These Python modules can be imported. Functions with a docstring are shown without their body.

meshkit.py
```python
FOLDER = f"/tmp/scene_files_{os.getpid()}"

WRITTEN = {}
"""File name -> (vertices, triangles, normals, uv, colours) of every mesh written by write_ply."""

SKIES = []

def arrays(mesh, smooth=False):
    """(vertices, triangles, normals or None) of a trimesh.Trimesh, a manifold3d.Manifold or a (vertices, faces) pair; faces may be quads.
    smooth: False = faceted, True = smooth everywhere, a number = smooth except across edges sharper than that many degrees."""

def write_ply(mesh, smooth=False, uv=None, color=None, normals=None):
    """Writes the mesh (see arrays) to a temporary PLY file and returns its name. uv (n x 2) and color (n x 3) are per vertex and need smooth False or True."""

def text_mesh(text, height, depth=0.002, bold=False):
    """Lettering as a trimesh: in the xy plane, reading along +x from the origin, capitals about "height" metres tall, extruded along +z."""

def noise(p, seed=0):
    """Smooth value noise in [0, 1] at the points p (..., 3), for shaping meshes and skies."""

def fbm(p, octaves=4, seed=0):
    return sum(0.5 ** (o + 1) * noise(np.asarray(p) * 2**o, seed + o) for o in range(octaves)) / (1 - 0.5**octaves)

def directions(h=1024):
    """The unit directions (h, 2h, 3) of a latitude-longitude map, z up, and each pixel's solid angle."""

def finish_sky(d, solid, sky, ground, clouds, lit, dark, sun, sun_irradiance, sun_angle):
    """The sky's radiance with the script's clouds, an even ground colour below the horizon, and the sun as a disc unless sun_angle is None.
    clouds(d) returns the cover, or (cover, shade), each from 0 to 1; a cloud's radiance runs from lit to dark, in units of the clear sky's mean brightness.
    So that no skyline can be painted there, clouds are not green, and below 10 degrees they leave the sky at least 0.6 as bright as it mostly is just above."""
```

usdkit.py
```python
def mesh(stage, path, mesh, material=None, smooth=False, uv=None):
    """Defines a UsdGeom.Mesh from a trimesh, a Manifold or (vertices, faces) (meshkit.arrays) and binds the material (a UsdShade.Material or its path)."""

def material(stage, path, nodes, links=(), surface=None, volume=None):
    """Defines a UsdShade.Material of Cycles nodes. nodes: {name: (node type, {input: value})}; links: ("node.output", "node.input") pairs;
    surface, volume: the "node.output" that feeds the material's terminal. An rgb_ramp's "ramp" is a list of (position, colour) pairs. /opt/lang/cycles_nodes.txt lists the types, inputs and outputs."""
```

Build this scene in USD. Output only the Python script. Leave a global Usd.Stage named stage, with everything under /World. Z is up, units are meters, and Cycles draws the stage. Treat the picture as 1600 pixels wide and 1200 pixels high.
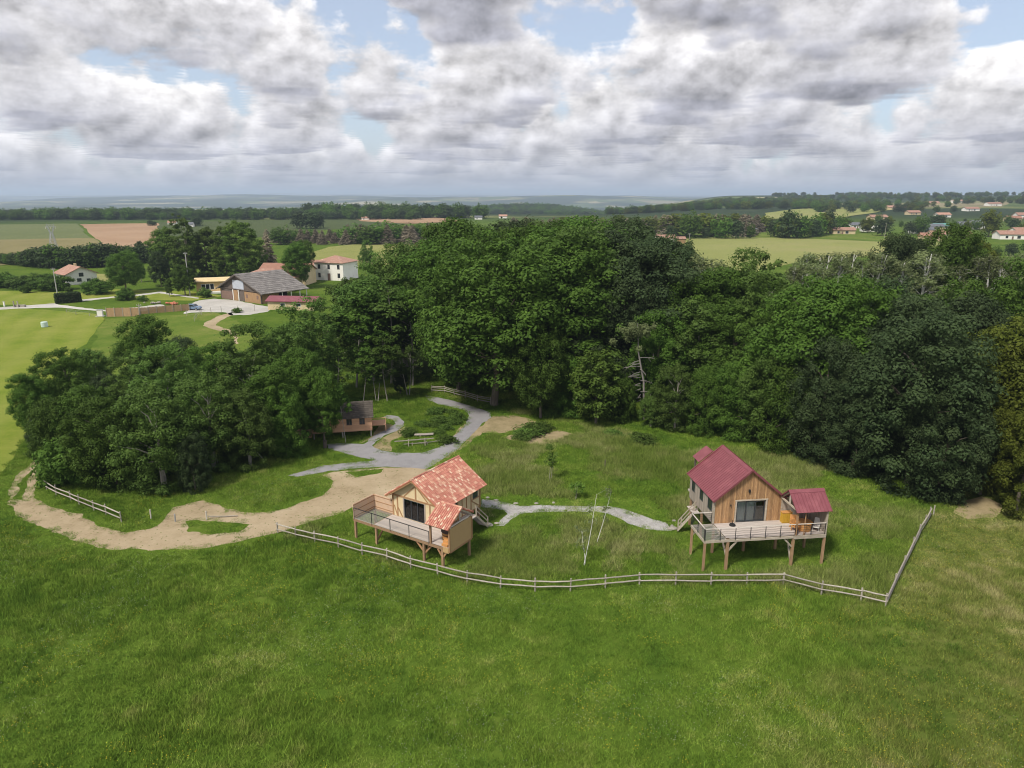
import math, random
import numpy as np, trimesh, usdkit, meshkit
import shapely, shapely.geometry as sg, shapely.ops as so
from pxr import Usd, UsdGeom, UsdLux, UsdShade, Gf, Sdf, Vt

# ------------------------------------------------------------------ camera, sky, sun, exposure
FPX, PITCH, CAM_H = 1111.0, math.radians(15.0), 30.0        # focal length in pixels of a 1600 px wide frame
stage = Usd.Stage.CreateInMemory()
UsdGeom.SetStageUpAxis(stage, UsdGeom.Tokens.z)
UsdGeom.SetStageMetersPerUnit(stage, 1.0)
stage.SetDefaultPrim(UsdGeom.Xform.Define(stage, '/World').GetPrim())
UsdGeom.Scope.Define(stage, '/World/Looks')
cam = UsdGeom.Camera.Define(stage, '/World/camera')
cam.CreateHorizontalApertureAttr(36.0)
cam.CreateVerticalApertureAttr(27.0)
cam.CreateFocalLengthAttr(36.0 * FPX / 1600.0)
cam.CreateClippingRangeAttr(Gf.Vec2f(0.5, 200000.0))
cam.AddTranslateOp().Set(Gf.Vec3d(0, 0, CAM_H))
cam.AddRotateXOp().Set(90.0 - math.degrees(PITCH))
cam.CreateExposureAttr(1.5)

SUN_EL, SUN_AZ = math.radians(52.0), math.radians(-140.0)   # azimuth clockwise from +y: behind the camera, to the left
SUN_DIR = np.array([math.cos(SUN_EL) * math.sin(SUN_AZ), math.cos(SUN_EL) * math.cos(SUN_AZ), math.sin(SUN_EL)])
sun = UsdLux.DistantLight.Define(stage, '/World/sun')
sun.CreateNormalizeAttr(True)
sun.CreateIntensityAttr(0.4)
sun.CreateAngleAttr(10.0)
sun.CreateColorAttr(Gf.Vec3f(1.0, 0.95, 0.86))
_m = Gf.Matrix4d(); _m.SetRotate(Gf.Rotation(Gf.Vec3d(0, 0, 1), Gf.Vec3d(*SUN_DIR.tolist())))
sun.AddTransformOp().Set(_m)


def sky_material():
    """Clear sky with a layer of cumulus: the view ray is followed upwards through thin slices of a cloud layer, front to back."""
    nd, ln = {}, []
    nd['sky'] = ('sky_texture', dict(sky_type='single_scattering', sun_disc=False, sun_elevation=SUN_EL, sun_rotation=SUN_AZ, air_density=1.0, aerosol_density=1.0, ozone_density=1.0))
    nd['geo'] = ('texture_coordinate', {})
    nd['sep'] = ('separate_xyz', {})
    ln.append(('geo.generated', 'sep.vector'))
    def math_(name, op, a, b=None, c=None, clamp=False):
        nd[name] = ('math', dict(math_type=op, use_clamp=clamp))
        for k, v in (('value1', a), ('value2', b), ('value3', c)):
            if v is None: continue
            if isinstance(v, str): ln.append((v, f'{name}.{k}'))
            else: nd[name][1][k] = float(v)
        return name + '.value'
    z = math_('zz', 'maximum', 'sep.z', 0.004)
    zk = math_('zk', 'add', z, ROUND)
    iz = math_('iz', 'divide', 1.0, zk)
    nd['flat'] = ('vector_math', dict(math_type='multiply', vector2=(1, 1, 0)))
    ln.append(('geo.generated', 'flat.vector1'))
    nd['pl'] = ('vector_math', dict(math_type='scale'))
    ln += [('flat.vector', 'pl.vector1'), (iz, 'pl.scale')]          # point above the viewer on a plane at height 1 (km)
    N, H0, H1 = SLICES, BASE, TOP
    # billows: an angular noise that frays the slices and, compared with itself a little higher up, lights the tops of the billows
    nd['stretch'] = ('vector_math', dict(math_type='multiply', vector2=(1, 1, 1.5))); ln.append(('geo.generated', 'stretch.vector1'))
    nd['up'] = ('vector_math', dict(math_type='add', vector2=(LEAN, 0, 0.02))); ln.append(('stretch.vector', 'up.vector1'))
    for k, src in (('a0', 'stretch.vector'), ('a1', 'up.vector')):
        nd[k] = ('noise_texture', dict(dimensions='3D', type='fBM', scale=ANG, detail=7.0, roughness=ANGR)); ln.append((src, k + '.vector'))
    fray = math_('fray', 'multiply_add', 'a0.fac', FRAY, -0.5 * FRAY)
    rel = math_('rel', 'subtract', 'a0.fac', 'a1.fac')
    relief = math_('relief', 'multiply_add', rel, RELIEF, 1.0)
    prev = None
    col = None
    for i in range(N):
        t = i / (N - 1.0)
        h = H0 + (H1 - H0) * t
        nd[f'p{i}'] = ('vector_math', dict(math_type='multiply_add', vector2=(h, h, h), vector3=(CX, CY, h * TWIST)))
        ln.append(('pl.vector', f'p{i}.vector1'))
        nd[f'n{i}'] = ('noise_texture', dict(dimensions='3D', type='fBM', scale=SCALE, detail=DETAIL, roughness=ROUGH, lacunarity=2.1))
        ln.append((f'p{i}.vector', f'n{i}.vector'))
        thr = THR + THR_UP * t ** 1.3 + THR_LOW * max(0, 0.3 - t) / 0.3
        e = math_(f'e{i}', 'add', f'n{i}.fac', fray)
        d = math_(f'd{i}', 'multiply_add', e, GAIN, -thr * GAIN, clamp=True)
        # colour of this slice: grey base to white top
        g = t ** LITPOW
        c = tuple(DARK[k] + (LIT[k] - DARK[k]) * g for k in range(3))
        # thick parts are darker from below
        if prev is None:
            Tn = math_(f't{i}', 'subtract', 1.0, d)
            nd[f'c{i}'] = ('vector_math', dict(math_type='scale', vector1=c)); ln.append((d, f'c{i}.scale'))
            col = f'c{i}.vector'
        else:
            w = math_(f'w{i}', 'multiply', prev, d)
            nd[f'c{i}'] = ('vector_math', dict(math_type='multiply_add', vector2=c)); 
            ln.append((w, f'c{i}.vector1')); ln.append((col, f'c{i}.vector3'))
            col = f'c{i}.vector'
            Tn = math_(f't{i}', 'subtract', prev, w)
        prev = Tn
    nd['clear'] = ('vector_math', dict(math_type='multiply_add', vector2=CLEAR, vector3=VEIL)); ln.append(('sky.color', 'clear.vector1'))
    nd['rest'] = ('vector_math', dict(math_type='scale')); ln += [('clear.vector', 'rest.vector1'), (prev, 'rest.scale')]
    nd['sum'] = ('vector_math', dict(math_type='add')); ln.append(('rest.vector', 'sum.vector1'))
    nd['rl'] = ('vector_math', dict(math_type='scale')); ln += [(col, 'rl.vector1'), (relief, 'rl.scale'), ('rl.vector', 'sum.vector2')]
    # air in front of far clouds
    f1 = math_('f1', 'multiply', z, -FADE); f2 = math_('f2', 'exponent', f1)
    nd['air'] = ('mix', dict(mix_type='mix', color2=HORIZON)); ln += [('sum.vector', 'air.color1'), (f2, 'air.fac')]
    nd['bg'] = ('background_shader', dict(strength=SKY_STRENGTH)); ln.append(('air.color', 'bg.color'))
    return usdkit.material(stage, '/World/Looks/sky_look', nd, ln, surface='bg.background')

SKY_STRENGTH = 0.05
LEAN, ANG, FRAY, RELIEF = -0.01, 13.0, 0.38, 2.5
LITPOW, ROUND, TWIST, ANGR = 0.5, 0.05, 0.3, 0.57
SLICES, BASE, TOP, SCALE, DETAIL, ROUGH = 26, 1.0, 1.85, 0.85, 2.5, 0.5
THR, THR_UP, THR_LOW, GAIN, CX, CY = 0.452, 0.17, 0.12, 12.0, 31.0, 23.0
DARK, LIT, HORIZON = (3.0, 3.02, 3.4), (7.9, 7.7, 7.6), (3.5, 3.7, 4.4)
CLEAR, VEIL, FADE = (0.45, 0.5, 0.55), (2.5, 2.6, 2.85), 25.0
dome = UsdLux.DomeLight.Define(stage, '/World/sky')
dome.CreateIntensityAttr(1.0)
UsdShade.MaterialBindingAPI.Apply(dome.GetPrim()).Bind(sky_material())
dome.GetPrim().SetCustomDataByKey('kind', 'structure')

# ------------------------------------------------------------------ helpers
rng = np.random.default_rng(7)
_names = {}


def numbered(parent, name):
    k = (parent, name)
    n = _names.get(k, 0)
    _names[k] = n + 1
    return f'{parent}/{name}' if n == 0 else f'{parent}/{name}_{n:03d}'


def tag(prim, label=None, category=None, group=None, kind=None):
    prim = prim.GetPrim() if hasattr(prim, 'GetPrim') else prim
    for k, v in (('label', label), ('category', category), ('group', group), ('kind', kind)):
        if v:
            prim.SetCustomDataByKey(k, v)
    return prim


def thing(name, loc=(0, 0, 0), yaw=0.0, scale=None, parent='/World', **kw):
    x = UsdGeom.Xform.Define(stage, numbered(parent, name))
    x.AddTranslateOp().Set(Gf.Vec3d(*map(float, loc)))
    if yaw:
        x.AddRotateZOp().Set(math.degrees(yaw))
    if scale is not None:
        s = np.broadcast_to(scale, 3)
        x.AddScaleOp().Set(Gf.Vec3f(*map(float, s)))
    tag(x, **kw)
    return x.GetPath().pathString


class MB:
    """Collects boxes, beams, tubes and slabs that become one mesh."""

    def __init__(self):
        self.v, self.f, self.n = [], [], 0

    def add(self, v, f):
        v = np.asarray(v, float); f = np.asarray(f, int)
        if f.shape[1] == 4:
            f = np.vstack([f[:, [0, 1, 2]], f[:, [0, 2, 3]]])
        self.v.append(v); self.f.append(f + self.n); self.n += len(v)
        return self

    BOXF = np.array([[0, 2, 3, 1], [4, 5, 7, 6], [0, 1, 5, 4], [2, 6, 7, 3], [0, 4, 6, 2], [1, 3, 7, 5]])

    def box(self, lo, hi):
        (a, b, c), (d, e, g) = lo, hi
        v = [(x, y, z) for z in (c, g) for y in (b, e) for x in (a, d)]
        return self.add(v, self.BOXF)

    def beam(self, p0, p1, w, h=None, up=(0, 0, 1)):
        p0, p1 = np.asarray(p0, float), np.asarray(p1, float)
        h = h or w
        t = p1 - p0; t /= np.linalg.norm(t)
        u = np.asarray(up, float)
        if abs(t @ u) > 0.99 * np.linalg.norm(u):
            u = np.array([0, 1.0, 0])
        s = np.cross(t, u); s /= np.linalg.norm(s)
        u = np.cross(s, t)
        v = [p + s * a * w / 2 + u * b * h / 2 for b in (-1, 1) for p in (p0, p1) for a in (-1, 1)]
        f = np.array([[0, 1, 3, 2], [4, 6, 7, 5], [0, 4, 5, 1], [2, 3, 7, 6], [0, 2, 6, 4], [1, 5, 7, 3]])
        return self.add(v, f)

    def tube(self, pts, radii, sides=6):
        p = np.asarray(pts, float)
        r = np.broadcast_to(np.asarray(radii, float), (len(p),))
        t = np.gradient(p, axis=0); t /= np.linalg.norm(t, axis=1, keepdims=True) + 1e-12
        ref = np.where(np.abs(t[:, 2:]) < 0.9, [0, 0, 1.0], [1.0, 0, 0])
        a = np.cross(t, ref); a /= np.linalg.norm(a, axis=1, keepdims=True) + 1e-12
        b = np.cross(t, a)
        ang = np.arange(sides) * 2 * np.pi / sides
        v = p[:, None] + r[:, None, None] * (np.cos(ang)[None, :, None] * a[:, None] + np.sin(ang)[None, :, None] * b[:, None])
        i, j = np.meshgrid(np.arange(len(p) - 1), np.arange(sides), indexing='ij')
        q = np.stack([i * sides + j, i * sides + (j + 1) % sides, (i + 1) * sides + (j + 1) % sides, (i + 1) * sides + j], -1).reshape(-1, 4)
        self.add(v.reshape(-1, 3), q[:, ::-1])
        cap = np.array([[0, k, k + 1] for k in range(1, sides - 1)])
        self.f.append(cap + self.n - sides * len(p)); self.f.append(cap[:, ::-1] + self.n - sides)
        return self

    def slab(self, poly, origin, ex, ey, depth):
        """A polygon (shapely, or points) in the plane origin + x ex + y ey, pushed out along ex x ey by depth."""
        poly = poly if hasattr(poly, 'geom_type') else sg.Polygon(poly)
        for g in getattr(poly, 'geoms', [poly]):
            if g.area < 1e-6:
                continue
            m = trimesh.creation.extrude_polygon(g, abs(depth), engine='earcut')
            ex_, ey_ = np.asarray(ex, float), np.asarray(ey, float)
            n = np.cross(ex_, ey_) * np.sign(depth)
            v = np.asarray(origin, float) + m.vertices[:, :1] * ex_ + m.vertices[:, 1:2] * ey_ + m.vertices[:, 2:] * n
            f = m.faces if depth > 0 else m.faces[:, ::-1]
            self.add(v, f)
        return self

    def sphere(self, c, r, sub=2, squash=(1, 1, 1)):
        m = trimesh.creation.icosphere(sub, 1.0)
        return self.add(m.vertices * np.asarray(r) * np.asarray(squash) + c, m.faces)

    def disc(self, c, r, h, sides=16, r2=None):
        a = np.arange(sides) * 2 * np.pi / sides
        r2 = r if r2 is None else r2
        lo = np.c_[c[0] + r * np.cos(a), c[1] + r * np.sin(a), np.full(sides, c[2])]
        hi = np.c_[c[0] + r2 * np.cos(a), c[1] + r2 * np.sin(a), np.full(sides, c[2] + h)]
        v = np.vstack([lo, hi, [[c[0], c[1], c[2]], [c[0], c[1], c[2] + h]]])
        k = np.arange(sides); k1 = (k + 1) % sides
        f = np.vstack([np.c_[k, k1, k1 + sides], np.c_[k, k1 + sides, k + sides], np.c_[k1, k, np.full(sides, 2 * sides)], np.c_[k + sides, k1 + sides, np.full(sides, 2 * sides + 1)]])
        return self.add(v, f)

    def mesh(self):
        return np.vstack(self.v), np.vstack(self.f)


def obj(name, mb, material, parent='/World', smooth=False, **kw):
    m = usdkit.mesh(stage, numbered(parent, name), mb.mesh() if isinstance(mb, MB) else mb, material, smooth=smooth)
    tag(m, **kw)
    return m.GetPath().pathString


def tone(prim, values):
    """A value for each vertex, read by materials as the attribute "tone"."""
    prim = prim if hasattr(prim, 'GetPrim') else UsdGeom.Mesh(stage.GetPrimAtPath(prim))
    UsdGeom.PrimvarsAPI(prim).CreatePrimvar('tone', Sdf.ValueTypeNames.FloatArray, 'vertex').Set(Vt.FloatArray.FromNumpy(np.asarray(values, np.float32)))


# ------------------------------------------------------------------ from the photograph to places on the ground
def ray(px, py):
    cx, cy = (px - 800) / FPX, (600 - py) / FPX
    return np.array([cx, math.cos(PITCH) + cy * math.sin(PITCH), -math.sin(PITCH) + cy * math.cos(PITCH)])


def at(px, py, z=0.0):
    d = ray(px, py)
    return (np.array([0, 0, CAM_H]) + d * ((z - CAM_H) / d[2]))


def at_d(px, py, d):
    r = ray(px, py)
    return np.array([0, 0, CAM_H]) + r * (d / r[1])


def sstep(a, b, x):
    t = np.clip((np.asarray(x, float) - a) / (b - a), 0, 1)
    return t * t * (3 - 2 * t)


def terrain(x, y):
    """Height of the land: flat about the cabins, a plateau to about a kilometre, a wide lower country beyond, higher ground to the right."""
    x, y = np.asarray(x, float), np.asarray(y, float)
    r = np.hypot(x, y); th = np.degrees(np.arctan2(x, y))
    right = sstep(7, 17, th) * (1 - sstep(60, 90, th))
    p = np.stack([x, y, 0 * x], -1)
    hill = meshkit.fbm(p / 900.0 + 3.3, 3, 5) - 0.5
    big = meshkit.fbm(p / 4200.0 + 8.1, 4, 9) - 0.5
    low = -66 * sstep(1000, 2600, r) + 60 * hill * sstep(1400, 3200, r) + 260 * big * sstep(3500, 8000, r) + 26 * sstep(14000, 26000, r)
    high = 10 * sstep(700, 1700, r) + 18 * hill * sstep(700, 1600, r) + 10 * sstep(1700, 2700, r) - 70 * sstep(3400, 5200, r) + 80 * big * sstep(5000, 12000, r)
    knoll = 24 * np.exp(-((x + 60) / 260.0) ** 2 - ((y - 2150) / 330.0) ** 2) + 26 * np.exp(-((x - 130) / 210.0) ** 2 - ((y - 2350) / 300.0) ** 2)
    return (1 - right) * low + right * high + knoll


def hit(px, py):
    """Where the view through this pixel meets the land."""
    r = ray(px, py)
    if r[2] >= -1e-4:
        r[2] = -1e-4
    prev = 20.0
    s = 20.0
    while s < 60000:
        q = np.array([0, 0, CAM_H]) + r * s
        if q[2] < float(terrain(q[0], q[1])):
            lo, hi = prev, s
            for _ in range(30):
                m = (lo + hi) / 2
                q = np.array([0, 0, CAM_H]) + r * m
                lo, hi = (lo, m) if q[2] < float(terrain(q[0], q[1])) else (m, hi)
            return q
        prev, s = s, s * 1.02
    return q


# ------------------------------------------------------------------ materials
def shader(name, nodes, links, surface='p.BSDF', **kw):
    return usdkit.material(stage, f'/World/Looks/{name}', nodes, links, surface=surface, **kw)


def surf(name, c1, c2=None, scale=3.0, stretch=(1, 1, 1), rough=0.8, vary=0.0, bump=0.0, detail=4.0, spec=0.3, metal=0.0, c3=None, world=False):
    """A procedural surface: two or three colours mixed by noise, varied from object to object, with a little relief."""
    c2 = c2 or tuple(0.75 * x for x in c1)
    n = {'tc': ('geometry' if world else 'texture_coordinate', {}), 'map': ('mapping', dict(scale=stretch)),
         'n': ('noise_texture', dict(scale=scale, detail=detail, roughness=0.6)),
         'r': ('rgb_ramp', dict(ramp=[(0.3, c1), (0.7, c2)] if c3 is None else [(0.28, c1), (0.5, c2), (0.72, c3)])),
         'p': ('principled_bsdf', dict(roughness=rough, specular_ior_level=spec, metallic=metal))}
    l = [('tc.position' if world else 'tc.object', 'map.vector'), ('map.vector', 'n.vector'), ('n.fac', 'r.fac')]
    out = 'r.color'
    if vary:
        n['oi'] = ('object_info', {})
        n['mr'] = ('map_range', dict(from_min=0.0, from_max=1.0, to_min=1 - vary, to_max=1 + vary))
        n['vm'] = ('vector_math', dict(math_type='scale'))
        l += [('oi.random', 'mr.value'), (out, 'vm.vector1'), ('mr.result', 'vm.scale')]
        out = 'vm.vector'
    l.append((out, 'p.base_color'))
    if bump:
        n['b'] = ('bump', dict(strength=0.6, distance=bump)); l += [('n.fac', 'b.height'), ('b.normal', 'p.normal')]
    return shader(name, n, l)


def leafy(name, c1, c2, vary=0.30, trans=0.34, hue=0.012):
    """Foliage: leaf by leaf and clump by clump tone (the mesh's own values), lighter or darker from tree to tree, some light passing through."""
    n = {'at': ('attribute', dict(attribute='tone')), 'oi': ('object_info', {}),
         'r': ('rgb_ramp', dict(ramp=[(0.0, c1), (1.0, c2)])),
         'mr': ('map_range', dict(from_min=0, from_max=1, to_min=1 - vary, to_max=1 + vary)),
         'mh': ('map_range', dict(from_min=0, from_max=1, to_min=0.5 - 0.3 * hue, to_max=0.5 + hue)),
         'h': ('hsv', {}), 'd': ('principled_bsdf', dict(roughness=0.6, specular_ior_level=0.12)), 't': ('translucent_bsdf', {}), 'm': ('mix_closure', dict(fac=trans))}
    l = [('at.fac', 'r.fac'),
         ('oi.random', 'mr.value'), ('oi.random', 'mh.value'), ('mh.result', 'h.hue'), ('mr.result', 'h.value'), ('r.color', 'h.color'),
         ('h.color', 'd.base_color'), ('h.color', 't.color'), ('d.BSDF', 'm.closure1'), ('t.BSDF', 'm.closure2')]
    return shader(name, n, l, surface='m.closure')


M = {}
M['oak_leaf'] = leafy('oak_leaf', (0.040, 0.080, 0.010), (0.112, 0.190, 0.027))
M['ash_leaf'] = leafy('ash_leaf', (0.050, 0.090, 0.016), (0.128, 0.200, 0.038))
M['dark_leaf'] = leafy('dark_leaf', (0.026, 0.046, 0.016), (0.076, 0.108, 0.038), vary=0.16)
M['olive_leaf'] = leafy('olive_leaf', (0.052, 0.070, 0.008), (0.128, 0.145, 0.018), hue=0.012)
M['birch_leaf'] = leafy('birch_leaf', (0.110, 0.140, 0.055), (0.220, 0.250, 0.105), hue=0.01, trans=0.45)
M['cedar_leaf'] = leafy('cedar_leaf', (0.045, 0.085, 0.012), (0.140, 0.195, 0.034))
M['pine_leaf'] = leafy('pine_leaf', (0.175, 0.145, 0.100), (0.290, 0.245, 0.175), trans=0.1, hue=0.01)
M['bright_leaf'] = leafy('bright_leaf', (0.058, 0.105, 0.014), (0.145, 0.220, 0.036))
M['bark'] = surf('bark', (0.10, 0.08, 0.06), (0.20, 0.17, 0.13), 6, (1, 1, 0.3), 0.9)
M['grey_bark'] = surf('grey_bark', (0.24, 0.22, 0.18), (0.38, 0.35, 0.30), 5, (1, 1, 0.3), 0.9)
M['birch_bark'] = surf('birch_bark', (0.66, 0.64, 0.60), (0.48, 0.46, 0.42), 2.5, (1, 1, 2.5), 0.8)
M['dead_wood'] = surf('dead_wood', (0.25, 0.23, 0.20), (0.16, 0.145, 0.125), 4, (1, 1, 0.4), 0.9)
M['fence_wood'] = surf('fence_wood', (0.38, 0.34, 0.28), (0.25, 0.22, 0.18), 5, (1, 1, 1), 0.9, vary=0.22)
M['deck_wood'] = surf('deck_wood', (0.49, 0.425, 0.375), (0.38, 0.33, 0.29), 2.5, (0.35, 4, 4), 0.75, vary=0.10)
M['beam_wood'] = surf('beam_wood', (0.44, 0.38, 0.30), (0.30, 0.25, 0.19), 3, (0.6, 3, 3), 0.85, vary=0.15)
M['post_wood'] = surf('post_wood', (0.36, 0.225, 0.125), (0.24, 0.15, 0.085), 4, (3, 3, 0.5), 0.85, vary=0.15)
M['fresh_timber'] = surf('fresh_timber', (0.38, 0.22, 0.11), (0.27, 0.15, 0.075), 4, (3, 3, 0.5), 0.8, vary=0.12)
M['gold_clad'] = surf('gold_clad', (0.58, 0.355, 0.16), (0.30, 0.165, 0.08), 3.5, (7, 7, 0.35), 0.75, vary=0.30, c3=(0.55, 0.36, 0.19))
M['grey_clad'] = surf('grey_clad', (0.36, 0.31, 0.255), (0.25, 0.21, 0.17), 3, (6, 6, 0.35), 0.85, vary=0.16)
M['pink_clad'] = surf('pink_clad', (0.62, 0.37, 0.23), (0.48, 0.27, 0.165), 3, (0.4, 6, 6), 0.8, vary=0.14)
M['cream_wall'] = surf('cream_wall', (0.62, 0.50, 0.31), (0.55, 0.435, 0.26), 2.0, rough=0.9)
M['mat_panel'] = surf('mat_panel', (0.46, 0.31, 0.145), (0.36, 0.24, 0.11), 9, (1, 1, 1), 0.9, bump=0.01)
M['bamboo'] = surf('bamboo', (0.66, 0.47, 0.35), (0.70, 0.49, 0.31), 3, rough=0.85, vary=0.1)
M['red_metal'] = surf('red_metal', (0.225, 0.066, 0.078), (0.185, 0.052, 0.062), 0.7, (1, 1, 1), rough=0.45, spec=0.4, c3=(0.25, 0.082, 0.092))
M['dark_metal'] = surf('dark_metal', (0.025, 0.025, 0.027), (0.018, 0.018, 0.02), 4, rough=0.5)
M['pale_rail'] = surf('pale_rail', (0.58, 0.53, 0.46), (0.46, 0.41, 0.35), 3, rough=0.8)
M['rope'] = surf('rope', (0.42, 0.40, 0.35), (0.36, 0.34, 0.30), 3, rough=0.9)
M['interior'] = surf('interior', (0.20, 0.17, 0.14), (0.15, 0.13, 0.11), 1, rough=0.9)
M['curtain'] = surf('curtain', (0.80, 0.80, 0.78), (0.66, 0.66, 0.64), 2, (5, 5, 0.3), 0.95)
M['frame_dark'] = surf('frame_dark', (0.045, 0.05, 0.055), (0.035, 0.04, 0.045), 3, rough=0.5)
M['tile'] = surf('tile', (0.48, 0.165, 0.095), (0.40, 0.135, 0.08), 1.2, rough=0.85)
TILES = [(0.42, 0.165, 0.120), (0.47, 0.195, 0.14), (0.44, 0.18, 0.13), (0.37, 0.14, 0.105), (0.50, 0.25, 0.175), (0.55, 0.33, 0.23), (0.62, 0.44, 0.32)]
TILE_ODDS = np.array([0.20, 0.20, 0.15, 0.08, 0.15, 0.13, 0.09])
for _i, _c in enumerate(TILES):
    M[f'tile_{_i}'] = surf(f'tile_{_i}', _c, tuple(0.86 * x for x in _c), 2.0, rough=0.85, spec=0.2)
M['tile_many'] = shader('tile_many', {'a': ('attribute', dict(attribute='tone')), 'r': ('rgb_ramp', dict(interpolate=False, ramp=[(float(np.cumsum(np.r_[0, TILE_ODDS])[_i]), TILES[_i]) for _i in range(7)])),
                                      'p': ('principled_bsdf', dict(roughness=0.85, specular_ior_level=0.2))}, [('a.fac', 'r.fac'), ('r.color', 'p.base_color')])


def any_tile():
    return M[f'tile_{rng.choice(7, p=TILE_ODDS / TILE_ODDS.sum())}']


M['orange_roof'] = surf('orange_roof', (0.40, 0.225, 0.16), (0.31, 0.17, 0.125), 0.9, (1, 1, 1), 0.9, vary=0.2, c3=(0.46, 0.30, 0.225))
M['brown_roof'] = surf('brown_roof', (0.30, 0.16, 0.11), (0.24, 0.12, 0.085), 0.9, rough=0.9)
M['grey_roof'] = surf('grey_roof', (0.235, 0.215, 0.20), (0.15, 0.135, 0.125), 1.4, (1, 3, 3), 0.9, vary=0.2, c3=(0.30, 0.275, 0.25))
M['dark_shingle'] = surf('dark_shingle', (0.088, 0.072, 0.058), (0.055, 0.047, 0.038), 3, rough=0.95, vary=0.2)
M['slate_roof'] = surf('slate_roof', (0.13, 0.135, 0.15), (0.10, 0.105, 0.115), 1, rough=0.7)
M['teal_roof'] = surf('teal_roof', (0.10, 0.26, 0.22), (0.08, 0.22, 0.19), 1, rough=0.6)
M['white_wall'] = surf('white_wall', (0.78, 0.75, 0.69), (0.72, 0.69, 0.62), 0.5, rough=0.9)
M['buff_wall'] = surf('buff_wall', (0.56, 0.45, 0.27), (0.50, 0.40, 0.24), 0.5, rough=0.9)
M['yellow_wall'] = surf('yellow_wall', (0.60, 0.43, 0.20), (0.54, 0.38, 0.18), 0.5, rough=0.9)
M['yellow_roof'] = surf('yellow_roof', (0.62, 0.48, 0.26), (0.56, 0.43, 0.23), 0.5, rough=0.8)
M['blue_boards'] = surf('blue_boards', (0.46, 0.49, 0.54), (0.38, 0.40, 0.44), 2, (4, 4, 0.3), 0.8)
M['old_boards'] = surf('old_boards', (0.14, 0.11, 0.09), (0.09, 0.072, 0.06), 2, (4, 4, 0.3), 0.9)
M['ochre_boards'] = surf('ochre_boards', (0.36, 0.225, 0.115), (0.24, 0.145, 0.075), 2, (4, 4, 0.3), 0.85)
M['shutter'] = surf('shutter', (0.20, 0.13, 0.10), (0.16, 0.10, 0.08), 3, rough=0.7)
M['window_dark'] = surf('window_dark', (0.03, 0.034, 0.04), (0.02, 0.024, 0.03), 1, rough=0.12, spec=0.6)
M['galvanised'] = surf('galvanised', (0.42, 0.43, 0.44), (0.35, 0.36, 0.37), 2, rough=0.5, metal=0.6)
M['reed'] = surf('reed', (0.44, 0.29, 0.16), (0.34, 0.22, 0.12), 2, (6, 6, 0.4), 0.95, vary=0.15)
M['bale_wrap'] = surf('bale_wrap', (0.50, 0.60, 0.55), (0.44, 0.54, 0.49), 2, rough=0.4)
M['yellow_paint'] = surf('yellow_paint', (0.50, 0.30, 0.035), (0.44, 0.26, 0.03), 3, rough=0.6)
M['orange_wood'] = surf('orange_wood', (0.55, 0.27, 0.09), (0.45, 0.22, 0.075), 3, (1, 1, 1), 0.7)
M['white_plastic'] = surf('white_plastic', (0.70, 0.66, 0.60), (0.62, 0.58, 0.52), 3, rough=0.6)
M['stone'] = surf('stone', (0.34, 0.31, 0.26), (0.22, 0.20, 0.17), 4, rough=0.9, bump=0.02, vary=0.15)
M['concrete'] = surf('concrete', (0.42, 0.41, 0.39), (0.36, 0.35, 0.33), 2, rough=0.9)
M['car_paint'] = surf('car_paint', (0.16, 0.22, 0.32), (0.15, 0.21, 0.31), 1, rough=0.25, spec=0.6)
M['rubber'] = surf('rubber', (0.02, 0.02, 0.02), (0.015, 0.015, 0.015), 3, rough=0.9)
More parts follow.
